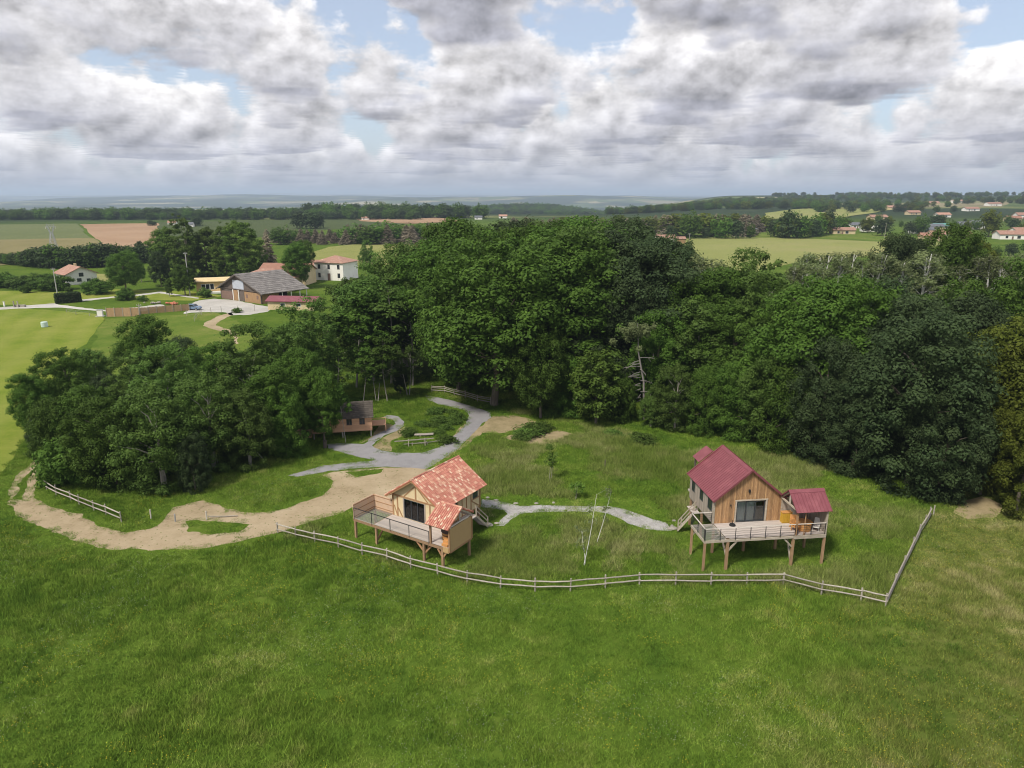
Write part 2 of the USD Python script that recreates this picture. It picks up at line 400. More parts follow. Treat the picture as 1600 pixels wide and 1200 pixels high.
M['glass'] = shader('glass', {'t': ('transparent_bsdf', dict(color=(0.80, 0.84, 0.84))), 'g': ('glossy_bsdf', dict(color=(1, 1, 1), roughness=0.03)), 'f': ('fresnel', dict(IOR=1.55)), 'm': ('mix_closure', {})},
                    [('f.fac', 'm.fac'), ('t.BSDF', 'm.closure1'), ('g.BSDF', 'm.closure2')], surface='m.closure')


# ------------------------------------------------------------------ ground materials
def ground_shader(name, cols, dry=None, scales=(0.05, 0.35, 3.0), flecks=None, far=None, bump=0.05, stripes=None, rough=0.95, amp=(0.8, 0.5, 0.35), toned=False):
    """Grassy ground: three sizes of patches in world space run through a ramp of colours; optionally drier to the right of the boundary line, and mixed country far away."""
    n = {'g': ('geometry', {}), 'p': ('principled_bsdf', dict(roughness=rough, specular_ior_level=0.03)), 's0': ('math', dict(math_type='add', value1=0.5, value2=-0.5 * sum(amp)))}
    l, acc = [], 's0.value'
    for i, s in enumerate(scales):
        n[f'n{i}'] = ('noise_texture', dict(scale=s, detail=3.0, roughness=0.6)); l.append(('g.position', f'n{i}.vector'))
        n[f'a{i}'] = ('math', dict(math_type='multiply_add', value2=amp[i])); l += [(f'n{i}.fac', f'a{i}.value1'), (acc, f'a{i}.value3')]
        acc = f'a{i}.value'
    k = len(cols)
    n['r'] = ('rgb_ramp', dict(ramp=[(0.2 + 0.6 * i / (k - 1), c) for i, c in enumerate(cols)])); l.append((acc, 'r.fac'))
    out = 'r.color'
    if dry:
        n['rd'] = ('rgb_ramp', dict(ramp=[(0.2 + 0.6 * i / (len(dry) - 1), c) for i, c in enumerate(dry)])); l.append((acc, 'rd.fac'))
        n['dot'] = ('vector_math', dict(math_type='dot_product', vector2=(0.79, -0.61, 0))); l.append(('g.position', 'dot.vector1'))
        n['wob'] = ('noise_texture', dict(scale=0.16, detail=4.0)); l.append(('g.position', 'wob.vector'))
        n['w2'] = ('math', dict(math_type='multiply_add', value2=14.0)); l += [('wob.fac', 'w2.value1'), ('dot.value', 'w2.value3')]
        n['mk'] = ('map_range', dict(range_type='smoothstep', from_min=-6.78 + 4.0, from_max=-6.78 + 10.0, to_min=0, to_max=1)); l.append(('w2.value', 'mk.value'))
        n['md'] = ('mix', dict(mix_type='mix')); l += [('mk.result', 'md.fac'), (out, 'md.color1'), ('rd.color', 'md.color2')]
        out = 'md.color'
    if stripes:
        ang, freq, c2, w = stripes
        n['rot'] = ('vector_rotate', dict(rotation_type='z_axis', angle=ang) if False else dict(rotate_type='z_axis', angle=ang)); l.append(('g.position', 'rot.vector'))
        n['wv'] = ('wave_texture', dict(scale=freq, distortion=3.0, detail=3.0, detail_scale=0.6)); l.append(('rot.vector', 'wv.vector'))
        n['wm'] = ('math', dict(math_type='multiply', value2=w)); l.append(('wv.fac', 'wm.value1'))
        n['ms'] = ('mix', dict(mix_type='mix', color2=c2)); l += [('wm.value', 'ms.fac'), (out, 'ms.color1')]
        out = 'ms.color'
    if flecks:
        c, s, thr = flecks
        n['v'] = ('voronoi_texture', dict(scale=s)); l.append(('g.position', 'v.vector'))
        n['lt'] = ('math', dict(math_type='less_than', value2=thr)); l.append(('v.distance', 'lt.value1'))
        n['mf'] = ('mix', dict(mix_type='mix', color2=c)); l += [('lt.value', 'mf.fac'), (out, 'mf.color1')]
        out = 'mf.color'
    if far:
        n['len'] = ('vector_math', dict(math_type='length')); l.append(('g.position', 'len.vector1'))
        n['fm'] = ('map_range', dict(range_type='smoothstep', from_min=700.0, from_max=1100.0, to_min=0, to_max=1)); l.append(('len.value', 'fm.value'))
        n['vf'] = ('voronoi_texture', dict(scale=0.0032)); l.append(('g.position', 'vf.vector'))
        n['vs'] = ('separate_color', {}); l.append(('vf.color', 'vs.color'))
        n['rf'] = ('rgb_ramp', dict(interpolate=False, ramp=far)); l.append(('vs.r', 'rf.fac'))
        n['nw'] = ('noise_texture', dict(scale=0.0011, detail=5.0, roughness=0.62)); l.append(('g.position', 'nw.vector'))
        n['nr'] = ('map_range', dict(range_type='smoothstep', from_min=0.42, from_max=0.50, to_min=0, to_max=1)); l.append(('nw.fac', 'nr.value'))
        n['mw'] = ('mix', dict(mix_type='mix', color2=(0.030, 0.045, 0.022))); l += [('nr.result', 'mw.fac'), ('rf.color', 'mw.color1')]
        n['mfar'] = ('mix', dict(mix_type='mix')); l += [('fm.result', 'mfar.fac'), (out, 'mfar.color1'), ('mw.color', 'mfar.color2')]
        out = 'mfar.color'
    if toned:
        n['tn'] = ('attribute', dict(attribute='tone')); n['tm'] = ('math', dict(math_type='multiply_add', value2=1.15, value3=0.45)); n['ts'] = ('vector_math', dict(math_type='scale'))
        l += [('tn.fac', 'tm.value1'), (out, 'ts.vector1'), ('tm.value', 'ts.scale')]; out = 'ts.vector'
    l.append((out, 'p.base_color'))
    if bump:
        n['b'] = ('bump', dict(strength=0.7, distance=bump)); l += [(f'n{len(scales) - 1}.fac', 'b.height'), ('b.normal', 'p.normal')]
    return shader(name, n, l)


GREENS = [(0.038, 0.075, 0.010), (0.060, 0.103, 0.012), (0.086, 0.130, 0.017), (0.155, 0.172, 0.045)]
DRY = [(0.046, 0.080, 0.012), (0.080, 0.108, 0.019), (0.122, 0.134, 0.034), (0.215, 0.195, 0.085)]
M['meadow'] = ground_shader('meadow', GREENS, dry=DRY, far=[(0, (0.16, 0.16, 0.07)), (0.22, (0.08, 0.11, 0.035)), (0.45, (0.22, 0.19, 0.11)), (0.6, (0.11, 0.14, 0.045)), (0.8, (0.30, 0.26, 0.15))])
M['blade'] = ground_shader('blade', [tuple(1.7 * x for x in c) for c in GREENS], dry=[tuple(1.55 * x for x in c) for c in DRY], bump=0, scales=(0.09, 0.55, 12.0), amp=(1.0, 0.9, 0.8), rough=0.6, toned=True)
TALL = [(0.092, 0.145, 0.020), (0.140, 0.190, 0.036), (0.200, 0.230, 0.066), (0.310, 0.300, 0.130)]
M['tall_blade'] = ground_shader('tall_blade', TALL, bump=0, scales=(0.10, 0.5, 12.0), amp=(1.0, 0.7, 0.8), rough=0.6, toned=True)
M['tall_ground'] = ground_shader('tall_ground', [(0.042, 0.072, 0.012), (0.066, 0.10, 0.018), (0.10, 0.125, 0.03)])
M['lush'] = ground_shader('lush', [(0.052, 0.096, 0.012), (0.072, 0.126, 0.014), (0.096, 0.146, 0.022)])
M['dirt'] = ground_shader('dirt', [(0.17, 0.13, 0.075), (0.30, 0.235, 0.145), (0.36, 0.285, 0.185), (0.42, 0.34, 0.23)], scales=(0.12, 0.6, 3.5), flecks=((0.11, 0.13, 0.035), 2.2, 0.15), bump=0.06)
M['bare'] = ground_shader('bare', [(0.12, 0.115, 0.045), (0.27, 0.215, 0.12), (0.36, 0.285, 0.165)], scales=(0.15, 0.8, 4.0), bump=0.05)
M['chippings'] = ground_shader('chippings', [(0.19, 0.18, 0.18), (0.245, 0.235, 0.235), (0.29, 0.275, 0.27)], scales=(0.12, 1.0, 9.0), bump=0.02, amp=(0.7, 0.5, 0.7))
M['stones'] = ground_shader('stones', [(0.16, 0.15, 0.135), (0.32, 0.305, 0.285), (0.45, 0.43, 0.405)], scales=(0.2, 1.2, 7.0), flecks=((0.09, 0.11, 0.03), 0.7, 0.14), bump=0.05, amp=(0.5, 0.6, 0.9))
M['yard'] = ground_shader('yard', [(0.30, 0.28, 0.25), (0.43, 0.405, 0.365), (0.52, 0.49, 0.445)], scales=(0.05, 0.3, 2.0))
M['hay'] = ground_shader('hay', [(0.090, 0.140, 0.014), (0.135, 0.180, 0.022), (0.185, 0.210, 0.036), (0.25, 0.235, 0.075)], scales=(0.03, 0.2, 1.5), stripes=(-0.38, 0.045, (0.29, 0.27, 0.085), 0.2))
M['pasture'] = ground_shader('pasture', [(0.060, 0.100, 0.014), (0.086, 0.134, 0.019), (0.120, 0.155, 0.028), (0.17, 0.18, 0.05)], scales=(0.04, 0.25, 1.8), amp=(1.0, 0.7, 0.5))
M['wheat'] = ground_shader('wheat', [(0.115, 0.135, 0.052), (0.145, 0.160, 0.068)], scales=(0.01, 0.08), amp=(0.9, 0.5), stripes=(0.9, 0.026, (0.085, 0.105, 0.045), 0.5), bump=0)
M['stubble'] = ground_shader('stubble', [(0.14, 0.13, 0.050), (0.19, 0.165, 0.075), (0.25, 0.205, 0.105)], scales=(0.008, 0.05), amp=(1.1, 0.5), bump=0)
M['plough'] = ground_shader('plough', [(0.22, 0.135, 0.080), (0.30, 0.195, 0.120), (0.36, 0.25, 0.16)], scales=(0.006, 0.04), amp=(1.2, 0.3), bump=0)
M['dark_field'] = ground_shader('dark_field', [(0.055, 0.072, 0.028), (0.072, 0.092, 0.034)], scales=(0.01, 0.06), amp=(0.8, 0.4), bump=0)
M['yellow_field'] = ground_shader('yellow_field', [(0.17, 0.19, 0.045), (0.23, 0.225, 0.075), (0.29, 0.25, 0.115)], scales=(0.012, 0.09), amp=(0.9, 0.5), stripes=(1.2, 0.05, (0.15, 0.18, 0.05), 0.4), bump=0)
M['crop_field'] = ground_shader('crop_field', [(0.17, 0.19, 0.055), (0.215, 0.225, 0.075), (0.26, 0.24, 0.105)], scales=(0.008, 0.05), amp=(0.9, 0.4), bump=0)


# ------------------------------------------------------------------ the land
def land():
    th = np.radians(np.concatenate([np.linspace(-180, -50, 14)[:-1], np.linspace(-50, 50, 260), np.linspace(50, 180, 14)[1:-1]]))
    r = np.concatenate([[4, 12, 25, 50, 100, 200, 400, 650], np.geomspace(800, 42000, 150)])
    x, y = r[:, None] * np.sin(th), r[:, None] * np.cos(th)
    v = np.stack([x, y, terrain(x, y)], -1).reshape(-1, 3)
    k = len(th)
    i, j = np.meshgrid(np.arange(len(r) - 1), np.arange(k), indexing='ij')
    q = np.stack([i * k + j, i * k + (j + 1) % k, (i + 1) * k + (j + 1) % k, (i + 1) * k + j], -1).reshape(-1, 4)
    v = np.vstack([v, [[0, 0, 0]]])
    f = np.vstack([q[:, [0, 2, 1]], q[:, [0, 3, 2]], [[len(v) - 1, (j + 1) % k, j] for j in range(k)]])
    return v, f


obj('ground', land(), M['meadow'], smooth=True, kind='structure')
ZONES = {}


def ragged(pts, amp, step, seed=0):
    """A polygon through ground points with its edge broken up."""
    p = sg.Polygon(pts).buffer(0)
    if p.geom_type != 'Polygon':
        p = max(p.geoms, key=lambda g: g.area)
    ring = p.exterior
    n = max(12, int(ring.length / step))
    q = np.array([ring.interpolate(k / n, normalized=True).coords[0] for k in range(n)])
    if amp:
        w = np.stack([q[:, 0], q[:, 1], np.zeros(n)], -1)
        dx = meshkit.fbm(w / (4 * step) + 11, 4, seed) - 0.5
        dy = meshkit.fbm(w / (4 * step) + 37, 4, seed + 3) - 0.5
        q = q + amp * 3 * np.stack([dx, dy], -1)
    return sg.Polygon(q).buffer(0)


def sheet(name, pix, level, m, amp=0.25, step=0.35, holes=(), far=False, zone=None, **kw):
    pts = [(hit(*p) if far else at(*p))[:2] for p in pix]
    pol = ragged(pts, amp, step, level)
    for h in holes:
        pol = pol.difference(ragged([at(*p)[:2] for p in h], amp, step, level + 1))
    if zone:
        ZONES[zone] = pol if zone not in ZONES else ZONES[zone].union(pol)
    vs, fs, n = [], [], 0
    for g in getattr(pol, 'geoms', [pol]):
        if far:
            from scipy.spatial import Delaunay
            b = g.bounds; s = max(b[2] - b[0], b[3] - b[1]) / 26
            gx, gy = np.meshgrid(np.arange(b[0], b[2], s), np.arange(b[1], b[3], s))
            ip = np.c_[gx.ravel(), gy.ravel()]
            ip = ip[shapely.contains_xy(g.buffer(-0.3 * s), ip[:, 0], ip[:, 1])]
            v = np.vstack([np.array(g.exterior.coords)[:-1], ip])
            f = Delaunay(v).simplices
            c = v[f].mean(1); f = f[shapely.contains_xy(g, c[:, 0], c[:, 1])]
            a = np.cross(np.c_[v[f[:, 1]] - v[f[:, 0]], np.zeros(len(f))], np.c_[v[f[:, 2]] - v[f[:, 0]], np.zeros(len(f))])[:, 2]
            f[a < 0] = f[a < 0][:, ::-1]
            z = terrain(v[:, 0], v[:, 1]) + 0.05 * level + 0.5 * sstep(650, 1000, np.hypot(v[:, 0], v[:, 1]))
        else:
            v, f = trimesh.creation.triangulate_polygon(g, engine='earcut')
            z = np.full(len(v), 0.004 * level)
        vs.append(np.c_[v, z]); fs.append(np.asarray(f) + n); n += len(v)
    return obj(name, (np.vstack(vs), np.vstack(fs)), m, kind='structure', **kw)


def crop(origin, k, pts):
    return [(origin[0] + x / k, origin[1] + y / k) for x, y in pts]


# fields, near to far
sheet('hay_field', [(-60, 478), (40, 482), (150, 490), (165, 500), (150, 520), (120, 545), (90, 580), (60, 640), (38, 690), (20, 720), (0, 745), (-120, 830)], 1, M['hay'], 0.8, 2.0, zone='nograss')
sheet('farm_pasture', [(165, 498), (280, 492), (330, 486), (372, 500), (400, 520), (420, 600), (250, 640), (120, 600), (150, 525)], 1, M['pasture'], 0.6, 1.5)
sheet('farm_lawn', [(-80, 452), (60, 456), (140, 458), (180, 452), (300, 455), (350, 462), (300, 470), (170, 466), (60, 476), (-80, 477)], 1, M['hay'], 0.5, 1.5)
sheet('yellow_field', [(138, 428), (172, 428), (178, 440), (140, 440)], 1, M['yellow_field'], 0.5, 2.0)
sheet('striped_field', [(-60, 352), (118, 350), (160, 386), (-60, 392)], 2, M['wheat'], 2, 12, far=True)
sheet('stubble_field', [(-60, 376), (147, 372), (166, 389), (40, 412), (-60, 420)], 3, M['stubble'], 2, 10, far=True)
sheet('ploughed_field', [(124, 351), (248, 349), (246, 372), (238, 388), (168, 388)], 3, M['plough'], 2, 10, far=True)
sheet('dark_field', [(240, 348), (560, 342), (640, 338), (700, 345), (560, 356), (470, 362), (380, 374), (300, 380), (244, 372)], 2, M['dark_field'], 3, 12, far=True)
sheet('hill_field', [(484, 396), (515, 386), (560, 381), (655, 379), (668, 392), (640, 410), (560, 418), (480, 412)], 2, M['yellow_field'], 1, 5, far=True)
sheet('crop_field', [(880, 372), (1000, 374), (1100, 372), (1210, 366), (1330, 364), (1420, 372), (1500, 384), (1400, 396), (1260, 408), (1180, 424), (1080, 424), (960, 400)], 2, M['crop_field'], 2, 8, far=True)
sheet('upper_field', [(1020, 356), (1120, 358), (1200, 360), (1300, 362), (1390, 366), (1380, 378), (1240, 372), (1100, 370), (1010, 366)], 3, M['pasture'], 2, 8, far=True)
sheet('far_field', [(1195, 333), (1290, 324), (1355, 322), (1400, 328), (1330, 338), (1310, 341), (1200, 345)], 2, M['crop_field'], 4, 20, far=True)
sheet('brown_field', [(560, 341), (690, 340), (720, 346), (640, 350), (560, 346)], 4, M['plough'], 3, 12, far=True)

# farm yard and drives
sheet('farm_yard', crop((300, 340), 4, [(-30, 560), (20, 520), (150, 508), (330, 526), (400, 545), (490, 560), (470, 590), (360, 605), (250, 612), (200, 590), (20, 592), (-40, 600)]), 2, M['yard'], 0.8, 1.0)
sheet('farm_drive', crop((0, 300), 4, [(-20, 722), (130, 712), (340, 695), (360, 705), (480, 718), (660, 738), (900, 715), (1000, 700), (1040, 712), (900, 745), (640, 745), (380, 722), (130, 728), (-20, 738)]), 2, M['yard'], 0.4, 0.8)
sheet('side_drive', crop((0, 300), 4, [(510, 672), (700, 654), (860, 640), (1000, 622), (1240, 660), (1240, 668), (1000, 632), (860, 650), (700, 662), (510, 684)]), 2, M['yard'], 0.3, 0.8)
sheet('farm_track', crop((300, 340), 4, [(250, 590), (255, 605), (160, 655), (150, 675), (215, 695), (285, 730), (285, 790), (265, 790), (265, 735), (180, 710), (70, 678), (75, 660), (150, 620)]), 2, M['dirt'], 0.35, 0.5)

# about the cabins
Q7 = lambda p: crop((0, 640), 3.636, p)
Q6 = lambda p: crop((480, 580), 4.0, p)
Q8 = lambda p: crop((740, 730), 4.706, p)
sheet('dirt_track', Q7([(250, 250), (265, 300), (215, 360), (190, 430), (190, 500), (270, 550), (480, 608), (560, 665), (720, 695), (850, 680), (920, 640), (975, 560), (1150, 515), (1250, 545), (1380, 580), (1500, 585)])
      + [(450, 792), (505, 775), (522, 752), (505, 741), (520, 736), (600, 731), (665, 732), (700, 742), (660, 770), (600, 800), (560, 792), (500, 812), (440, 831)]
      + Q7([(1380, 745), (1150, 788), (900, 797), (650, 792), (400, 742), (180, 642), (75, 572), (38, 490), (65, 420), (130, 340)]), 1, M['dirt'], 0.30, 0.35,
      holes=[Q7([(238, 275), (215, 330), (150, 370), (105, 430), (95, 500), (130, 512), (150, 470), (150, 430), (175, 370), (240, 310)]), Q7([(1050, 640), (1120, 625), (1410, 652), (1350, 690), (1200, 706), (1080, 694)]), [(540, 737), (600, 732), (598, 739), (555, 745)]], zone='track')
sheet('gravel_drive', Q6([(740, 152), (790, 158), (900, 182), (1050, 225), (1150, 260), (1150, 290), (1100, 322), (1050, 370), (950, 480), (860, 540), (800, 582), (740, 612), (620, 602), (500, 597), (300, 607), (120, 627), (-60, 660), (-120, 655), (0, 618), (100, 590), (300, 568), (430, 558), (240, 518), (135, 482), (125, 455), (200, 448), (300, 455), (352, 455), (430, 398), (520, 350), (555, 330), (530, 302), (470, 288), (500, 274), (570, 282), (612, 318), (600, 342), (560, 372), (480, 402), (405, 465), (460, 495), (560, 510), (720, 510), (820, 480), (900, 420), (960, 370), (1010, 300), (1005, 258), (960, 235), (830, 208), (750, 175)]), 3, M['chippings'], 0.14, 0.3, zone='track')
sheet('dirt_verge', Q6([(1110, 325), (1160, 280), (1290, 272), (1400, 300), (1470, 335), (1390, 362), (1230, 385), (1090, 385), (960, 490), (880, 545), (850, 540), (950, 478), (1050, 372)]), 1, M['bare'], 0.30, 0.35, zone='track')
sheet('dirt_verge', Q6([(330, 452), (400, 400), (470, 320), (545, 340), (450, 400)]), 1, M['bare'], 0.25, 0.35, zone='track')
sheet('dirt_verge', Q6([(410, 470), (470, 420), (610, 350), (640, 330), (620, 400), (520, 440), (540, 500), (460, 496)]), 1, M['bare'], 0.25, 0.35, zone='track')
sheet('dirt_verge', Q6([(950, 470), (1010, 235), (960, 232), (1000, 300), (900, 420)]), 1, M['bare'], 0.2, 0.35, zone='track')
sheet('bare_patch', Q6([(1230, 420), (1300, 395), (1560, 370), (1700, 395), (1580, 440), (1400, 460)]), 1, M['bare'], 0.4, 0.4, zone='thin')
sheet('bare_patch', [(1490, 800), (1500, 782), (1545, 775), (1570, 788), (1550, 808), (1510, 812)], 1, M['bare'], 0.4, 0.5, zone='track')
sheet('stone_path', Q8([(60, 232), (250, 262), (340, 285), (500, 277), (700, 287), (900, 287), (1000, 287), (1100, 306), (1220, 347), (1320, 382), (1420, 410), (1458, 470), (1380, 466), (1250, 450), (1130, 412), (1060, 368), (980, 340), (900, 330), (700, 326), (500, 330), (345, 342), (280, 385), (220, 432), (160, 430), (220, 370), (252, 345), (220, 316), (60, 292)]), 2, M['stones'], 0.10, 0.25, zone='track')
sheet('mown_strip', Q8([(60, 180), (300, 215), (600, 225), (900, 215), (1100, 225), (1400, 300), (1500, 400), (1440, 400), (1320, 372), (1100, 298), (900, 280), (500, 270), (340, 278), (250, 252), (60, 225)]), 1, M['lush'], 0.15, 0.4, zone='short')


# ------------------------------------------------------------------ trees: one class of each kind, copied by reference
stage.CreateClassPrim('/World/tree_kinds')
R = np.random.default_rng(11)


def leaves(puffs, per, size, spread=0.5, up=0.35, flat=1.0, rs=R):
    """Leaf sprays (bent diamonds) over the outer part of each puff."""
    c = np.array([p[0] for p in puffs]); r = np.array([p[1] for p in puffs])
    w = r ** 2; w = w / w.sum()
    n = int(per)
    k = rs.choice(len(c), n, p=w)
    d = rs.normal(size=(n, 3)); d[:, 2] += up * np.abs(rs.normal(size=n)); d /= np.linalg.norm(d, axis=1, keepdims=True)
    squash = rs.uniform(0.65, 1.4, (len(c), 3)) * [1, 1, flat]
    out = np.where(rs.random(n) < 0.15, 1 + 0.5 * rs.random(n), 1 - spread * rs.random(n) ** 1.5)
    pos = c[k] + d * (r[k] * out)[:, None] * squash[k] + rs.normal(size=(n, 3)) * size * 0.5
    nrm = d * 1.1 + rs.normal(size=(n, 3)) * 0.36 + [0, 0, 0.40]; nrm /= np.linalg.norm(nrm, axis=1, keepdims=True)
    t = np.cross(nrm, rs.normal(size=(n, 3))); t /= np.linalg.norm(t, axis=1, keepdims=True)
    b = np.cross(nrm, t)
    s = size * (0.6 + 0.8 * rs.random(n))[:, None]
    v = np.stack([pos - t * s, pos + b * s * 0.55 - nrm * s * 0.12, pos + t * s, pos - b * s * 0.55 - nrm * s * 0.12], 1).reshape(-1, 3)
    f = (np.arange(n)[:, None] * 4 + np.array([[0, 2, 1]])).reshape(-1, 3), (np.arange(n)[:, None] * 4 + np.array([[0, 3, 2]])).reshape(-1, 3)
    ptone = rs.random(len(c))
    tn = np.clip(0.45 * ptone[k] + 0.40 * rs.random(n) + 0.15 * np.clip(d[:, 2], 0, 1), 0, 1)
    return v, np.vstack(f), np.repeat(tn, 4)


def shell_puffs(n, c, rad, pr, rs, inner=0.15, low=-1.0, lobes=7, lobe=0.22):
    """Puff centres over an ellipsoid with lobes; some within."""
    ld = rs.normal(size=(lobes, 3)); ld /= np.linalg.norm(ld, axis=1, keepdims=True)
    la = rs.uniform(-0.6, 1.0, lobes)
    i = np.arange(n) + 0.5
    z = 1 - 2 * i / n; ph = i * 2.39996
    d = np.c_[np.sqrt(1 - z * z) * np.cos(ph), np.sqrt(1 - z * z) * np.sin(ph), z] + rs.normal(size=(n, 3)) * 0.12
    d /= np.linalg.norm(d, axis=1, keepdims=True)
    d = d[d[:, 2] > low]
    bump = (np.maximum(0, d @ ld.T - 0.55) / 0.45) @ la
    k = (1 + lobe * np.clip(bump, -1, 1.2)) * np.where(rs.random(len(d)) < inner, rs.uniform(0.5, 0.8, len(d)), rs.uniform(0.88, 1.06, len(d)))
    p = np.asarray(c) + d * k[:, None] * np.asarray(rad)
    return [(p[j], pr * rs.uniform(0.55, 1.5)) for j in range(len(p))]


def trunk_limbs(mb, h, r, puffs, rs, n=10, base=0.35, lean=0.02, sides=7):
    top = np.array([rs.normal() * lean * h, rs.normal() * lean * h, h])
    pts = [np.array([0, 0, -0.3]), np.array([0, 0, 0.02 * h])] + [top * t + np.r_[rs.normal(size=2) * 0.012 * h, 0] for t in (0.25, 0.5, 0.75, 1.0)]
    mb.tube(pts, [r * 1.5, r * 1.15, r, r * 0.8, r * 0.55, r * 0.2], sides)
    for j in rs.choice(len(puffs), min(n, len(puffs)), replace=False):
        q = puffs[j][0]
        a = top * min(0.95, max(base, (q[2] / h) * rs.uniform(0.55, 0.8)))
        m = (a + q) / 2 + np.r_[rs.normal(size=2) * 0.02 * h, 0.04 * h]
        mb.tube([a, m, q], [r * 0.38, r * 0.24, r * 0.07], 5)


KINDS = {}


def kind(name, trunk, leaf_mesh, bark, leaf, h, extra=None):
    base = f'/World/tree_kinds/{name}'
    UsdGeom.Xform.Define(stage, base)
    if trunk is not None:
        usdkit.mesh(stage, base + '/trunk', trunk.mesh(), M[bark], smooth=40)
    if leaf_mesh is not None:
        tone(usdkit.mesh(stage, base + '/crown', leaf_mesh[:2], M[leaf]), leaf_mesh[2])
    for n, (m, mm) in (extra or {}).items():
        usdkit.mesh(stage, f'{base}/{n}', m, M[mm], smooth=40)
    KINDS[name] = (base, h)


def broad(name, seed, leaf, bark='bark', h=18.0, rx=5.2, cz=0.58, rz=0.42, n=110, pr=1.15, count=20000, size=0.27, low=-0.85, lobe=0.28, flat=0.8, r=0.32, limbs=14):
    rs = np.random.default_rng(seed)
    P = shell_puffs(n, (0, 0, cz * h), (rx, rx, rz * h), pr, rs, lobe=lobe, low=low)
    P += [(np.array([rs.normal() * rx * 0.4, rs.normal() * rx * 0.4, cz * h + rs.normal() * rz * h * 0.35]), pr * 1.7) for _ in range(24)]
    mb = MB(); trunk_limbs(mb, 0.85 * h, r, P, rs, limbs)
    kind(name, mb, leaves(P, count, size, flat=flat, rs=rs), bark, leaf, h)


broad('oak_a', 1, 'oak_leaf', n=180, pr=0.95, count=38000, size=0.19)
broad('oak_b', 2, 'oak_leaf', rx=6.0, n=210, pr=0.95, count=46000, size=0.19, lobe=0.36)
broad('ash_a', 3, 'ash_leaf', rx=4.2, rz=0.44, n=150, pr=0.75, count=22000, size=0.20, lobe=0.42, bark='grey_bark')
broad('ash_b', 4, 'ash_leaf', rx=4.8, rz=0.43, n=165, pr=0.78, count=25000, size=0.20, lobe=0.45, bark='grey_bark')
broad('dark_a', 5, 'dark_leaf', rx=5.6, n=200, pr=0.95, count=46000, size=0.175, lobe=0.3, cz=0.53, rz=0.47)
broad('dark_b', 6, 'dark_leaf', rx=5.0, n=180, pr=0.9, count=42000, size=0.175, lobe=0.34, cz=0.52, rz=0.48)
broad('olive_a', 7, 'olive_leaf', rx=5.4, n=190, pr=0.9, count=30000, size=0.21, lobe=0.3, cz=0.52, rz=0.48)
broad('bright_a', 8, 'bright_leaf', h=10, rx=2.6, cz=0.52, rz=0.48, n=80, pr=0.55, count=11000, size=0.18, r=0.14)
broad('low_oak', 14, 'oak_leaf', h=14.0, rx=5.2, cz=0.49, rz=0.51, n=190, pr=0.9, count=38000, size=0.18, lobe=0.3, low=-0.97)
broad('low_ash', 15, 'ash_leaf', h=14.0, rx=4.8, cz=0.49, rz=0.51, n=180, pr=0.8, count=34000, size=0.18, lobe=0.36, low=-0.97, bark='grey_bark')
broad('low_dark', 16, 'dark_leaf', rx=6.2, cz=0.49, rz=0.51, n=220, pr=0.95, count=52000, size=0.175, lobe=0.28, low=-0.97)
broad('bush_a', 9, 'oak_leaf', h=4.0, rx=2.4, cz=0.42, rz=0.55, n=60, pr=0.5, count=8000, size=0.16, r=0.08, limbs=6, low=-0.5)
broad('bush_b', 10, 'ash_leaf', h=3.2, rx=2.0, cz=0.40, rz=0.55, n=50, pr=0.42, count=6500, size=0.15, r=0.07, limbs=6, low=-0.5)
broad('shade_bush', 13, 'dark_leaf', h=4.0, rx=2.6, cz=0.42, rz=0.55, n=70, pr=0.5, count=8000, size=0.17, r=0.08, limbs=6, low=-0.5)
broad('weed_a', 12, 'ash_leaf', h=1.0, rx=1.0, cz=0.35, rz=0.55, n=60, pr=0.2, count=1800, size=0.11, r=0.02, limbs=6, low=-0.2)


def slim(name, seed, leaf, bark, h=18.0, rx=2.2, count=5200, stems=2, r=0.13, size=0.22, lowest=0.42, pr=0.75, n=34, tip_r=0.18):
    rs = np.random.default_rng(seed)
    mb, P = MB(), []
    for s in range(stems):
        off = rs.normal(size=2) * 0.5
        tip = np.array([off[0] + rs.normal() * 1.1, off[1] + rs.normal() * 1.1, h * rs.uniform(0.86, 1.0)])
        bend = rs.normal(size=2) * 0.25
        pts = [np.array([off[0], off[1], -0.2])] + [np.array([off[0], off[1], 0]) * (1 - t) + tip * t + np.r_[bend * math.sin(3.1 * t), 0] for t in np.linspace(0.12, 1, 7)]
        mb.tube(pts, np.linspace(r, r * tip_r, 8), 6)
        for _ in range(n // stems):
            t = rs.uniform(lowest, 1.0)
            c = pts[0] * (1 - t) + tip * t
            a = rs.uniform(0, 6.28); d = rx * rs.uniform(0.25, 1.0) * (0.45 + 0.9 * math.sin(3.14 * min(1, (t - lowest) / (1 - lowest) * 0.8 + 0.2)))
            q = c + [math.cos(a) * d, math.sin(a) * d, 0.25 * d]
            P.append((q, pr * rs.uniform(0.6, 1.3)))
            mb.tube([c - [0, 0, 0.8], (c + q) / 2, q], [r * 0.18, r * 0.12, r * 0.04], 4)
    kind(name, mb, leaves(P, count, size, spread=0.8, flat=0.8, rs=rs), bark, leaf, h)


slim('slim_a', 21, 'ash_leaf', 'grey_bark')
slim('slim_b', 22, 'oak_leaf', 'grey_bark', rx=2.6, count=6400, stems=1, n=40)
slim('birch_a', 23, 'birch_leaf', 'birch_bark', rx=2.1, count=3300, stems=3, size=0.15, r=0.17, lowest=0.5, n=54, tip_r=0.25, pr=0.65)
slim('birch_b', 24, 'birch_leaf', 'birch_bark', rx=2.5, count=3500, stems=2, size=0.15, r=0.19, lowest=0.45, n=54, tip_r=0.25, pr=0.65)


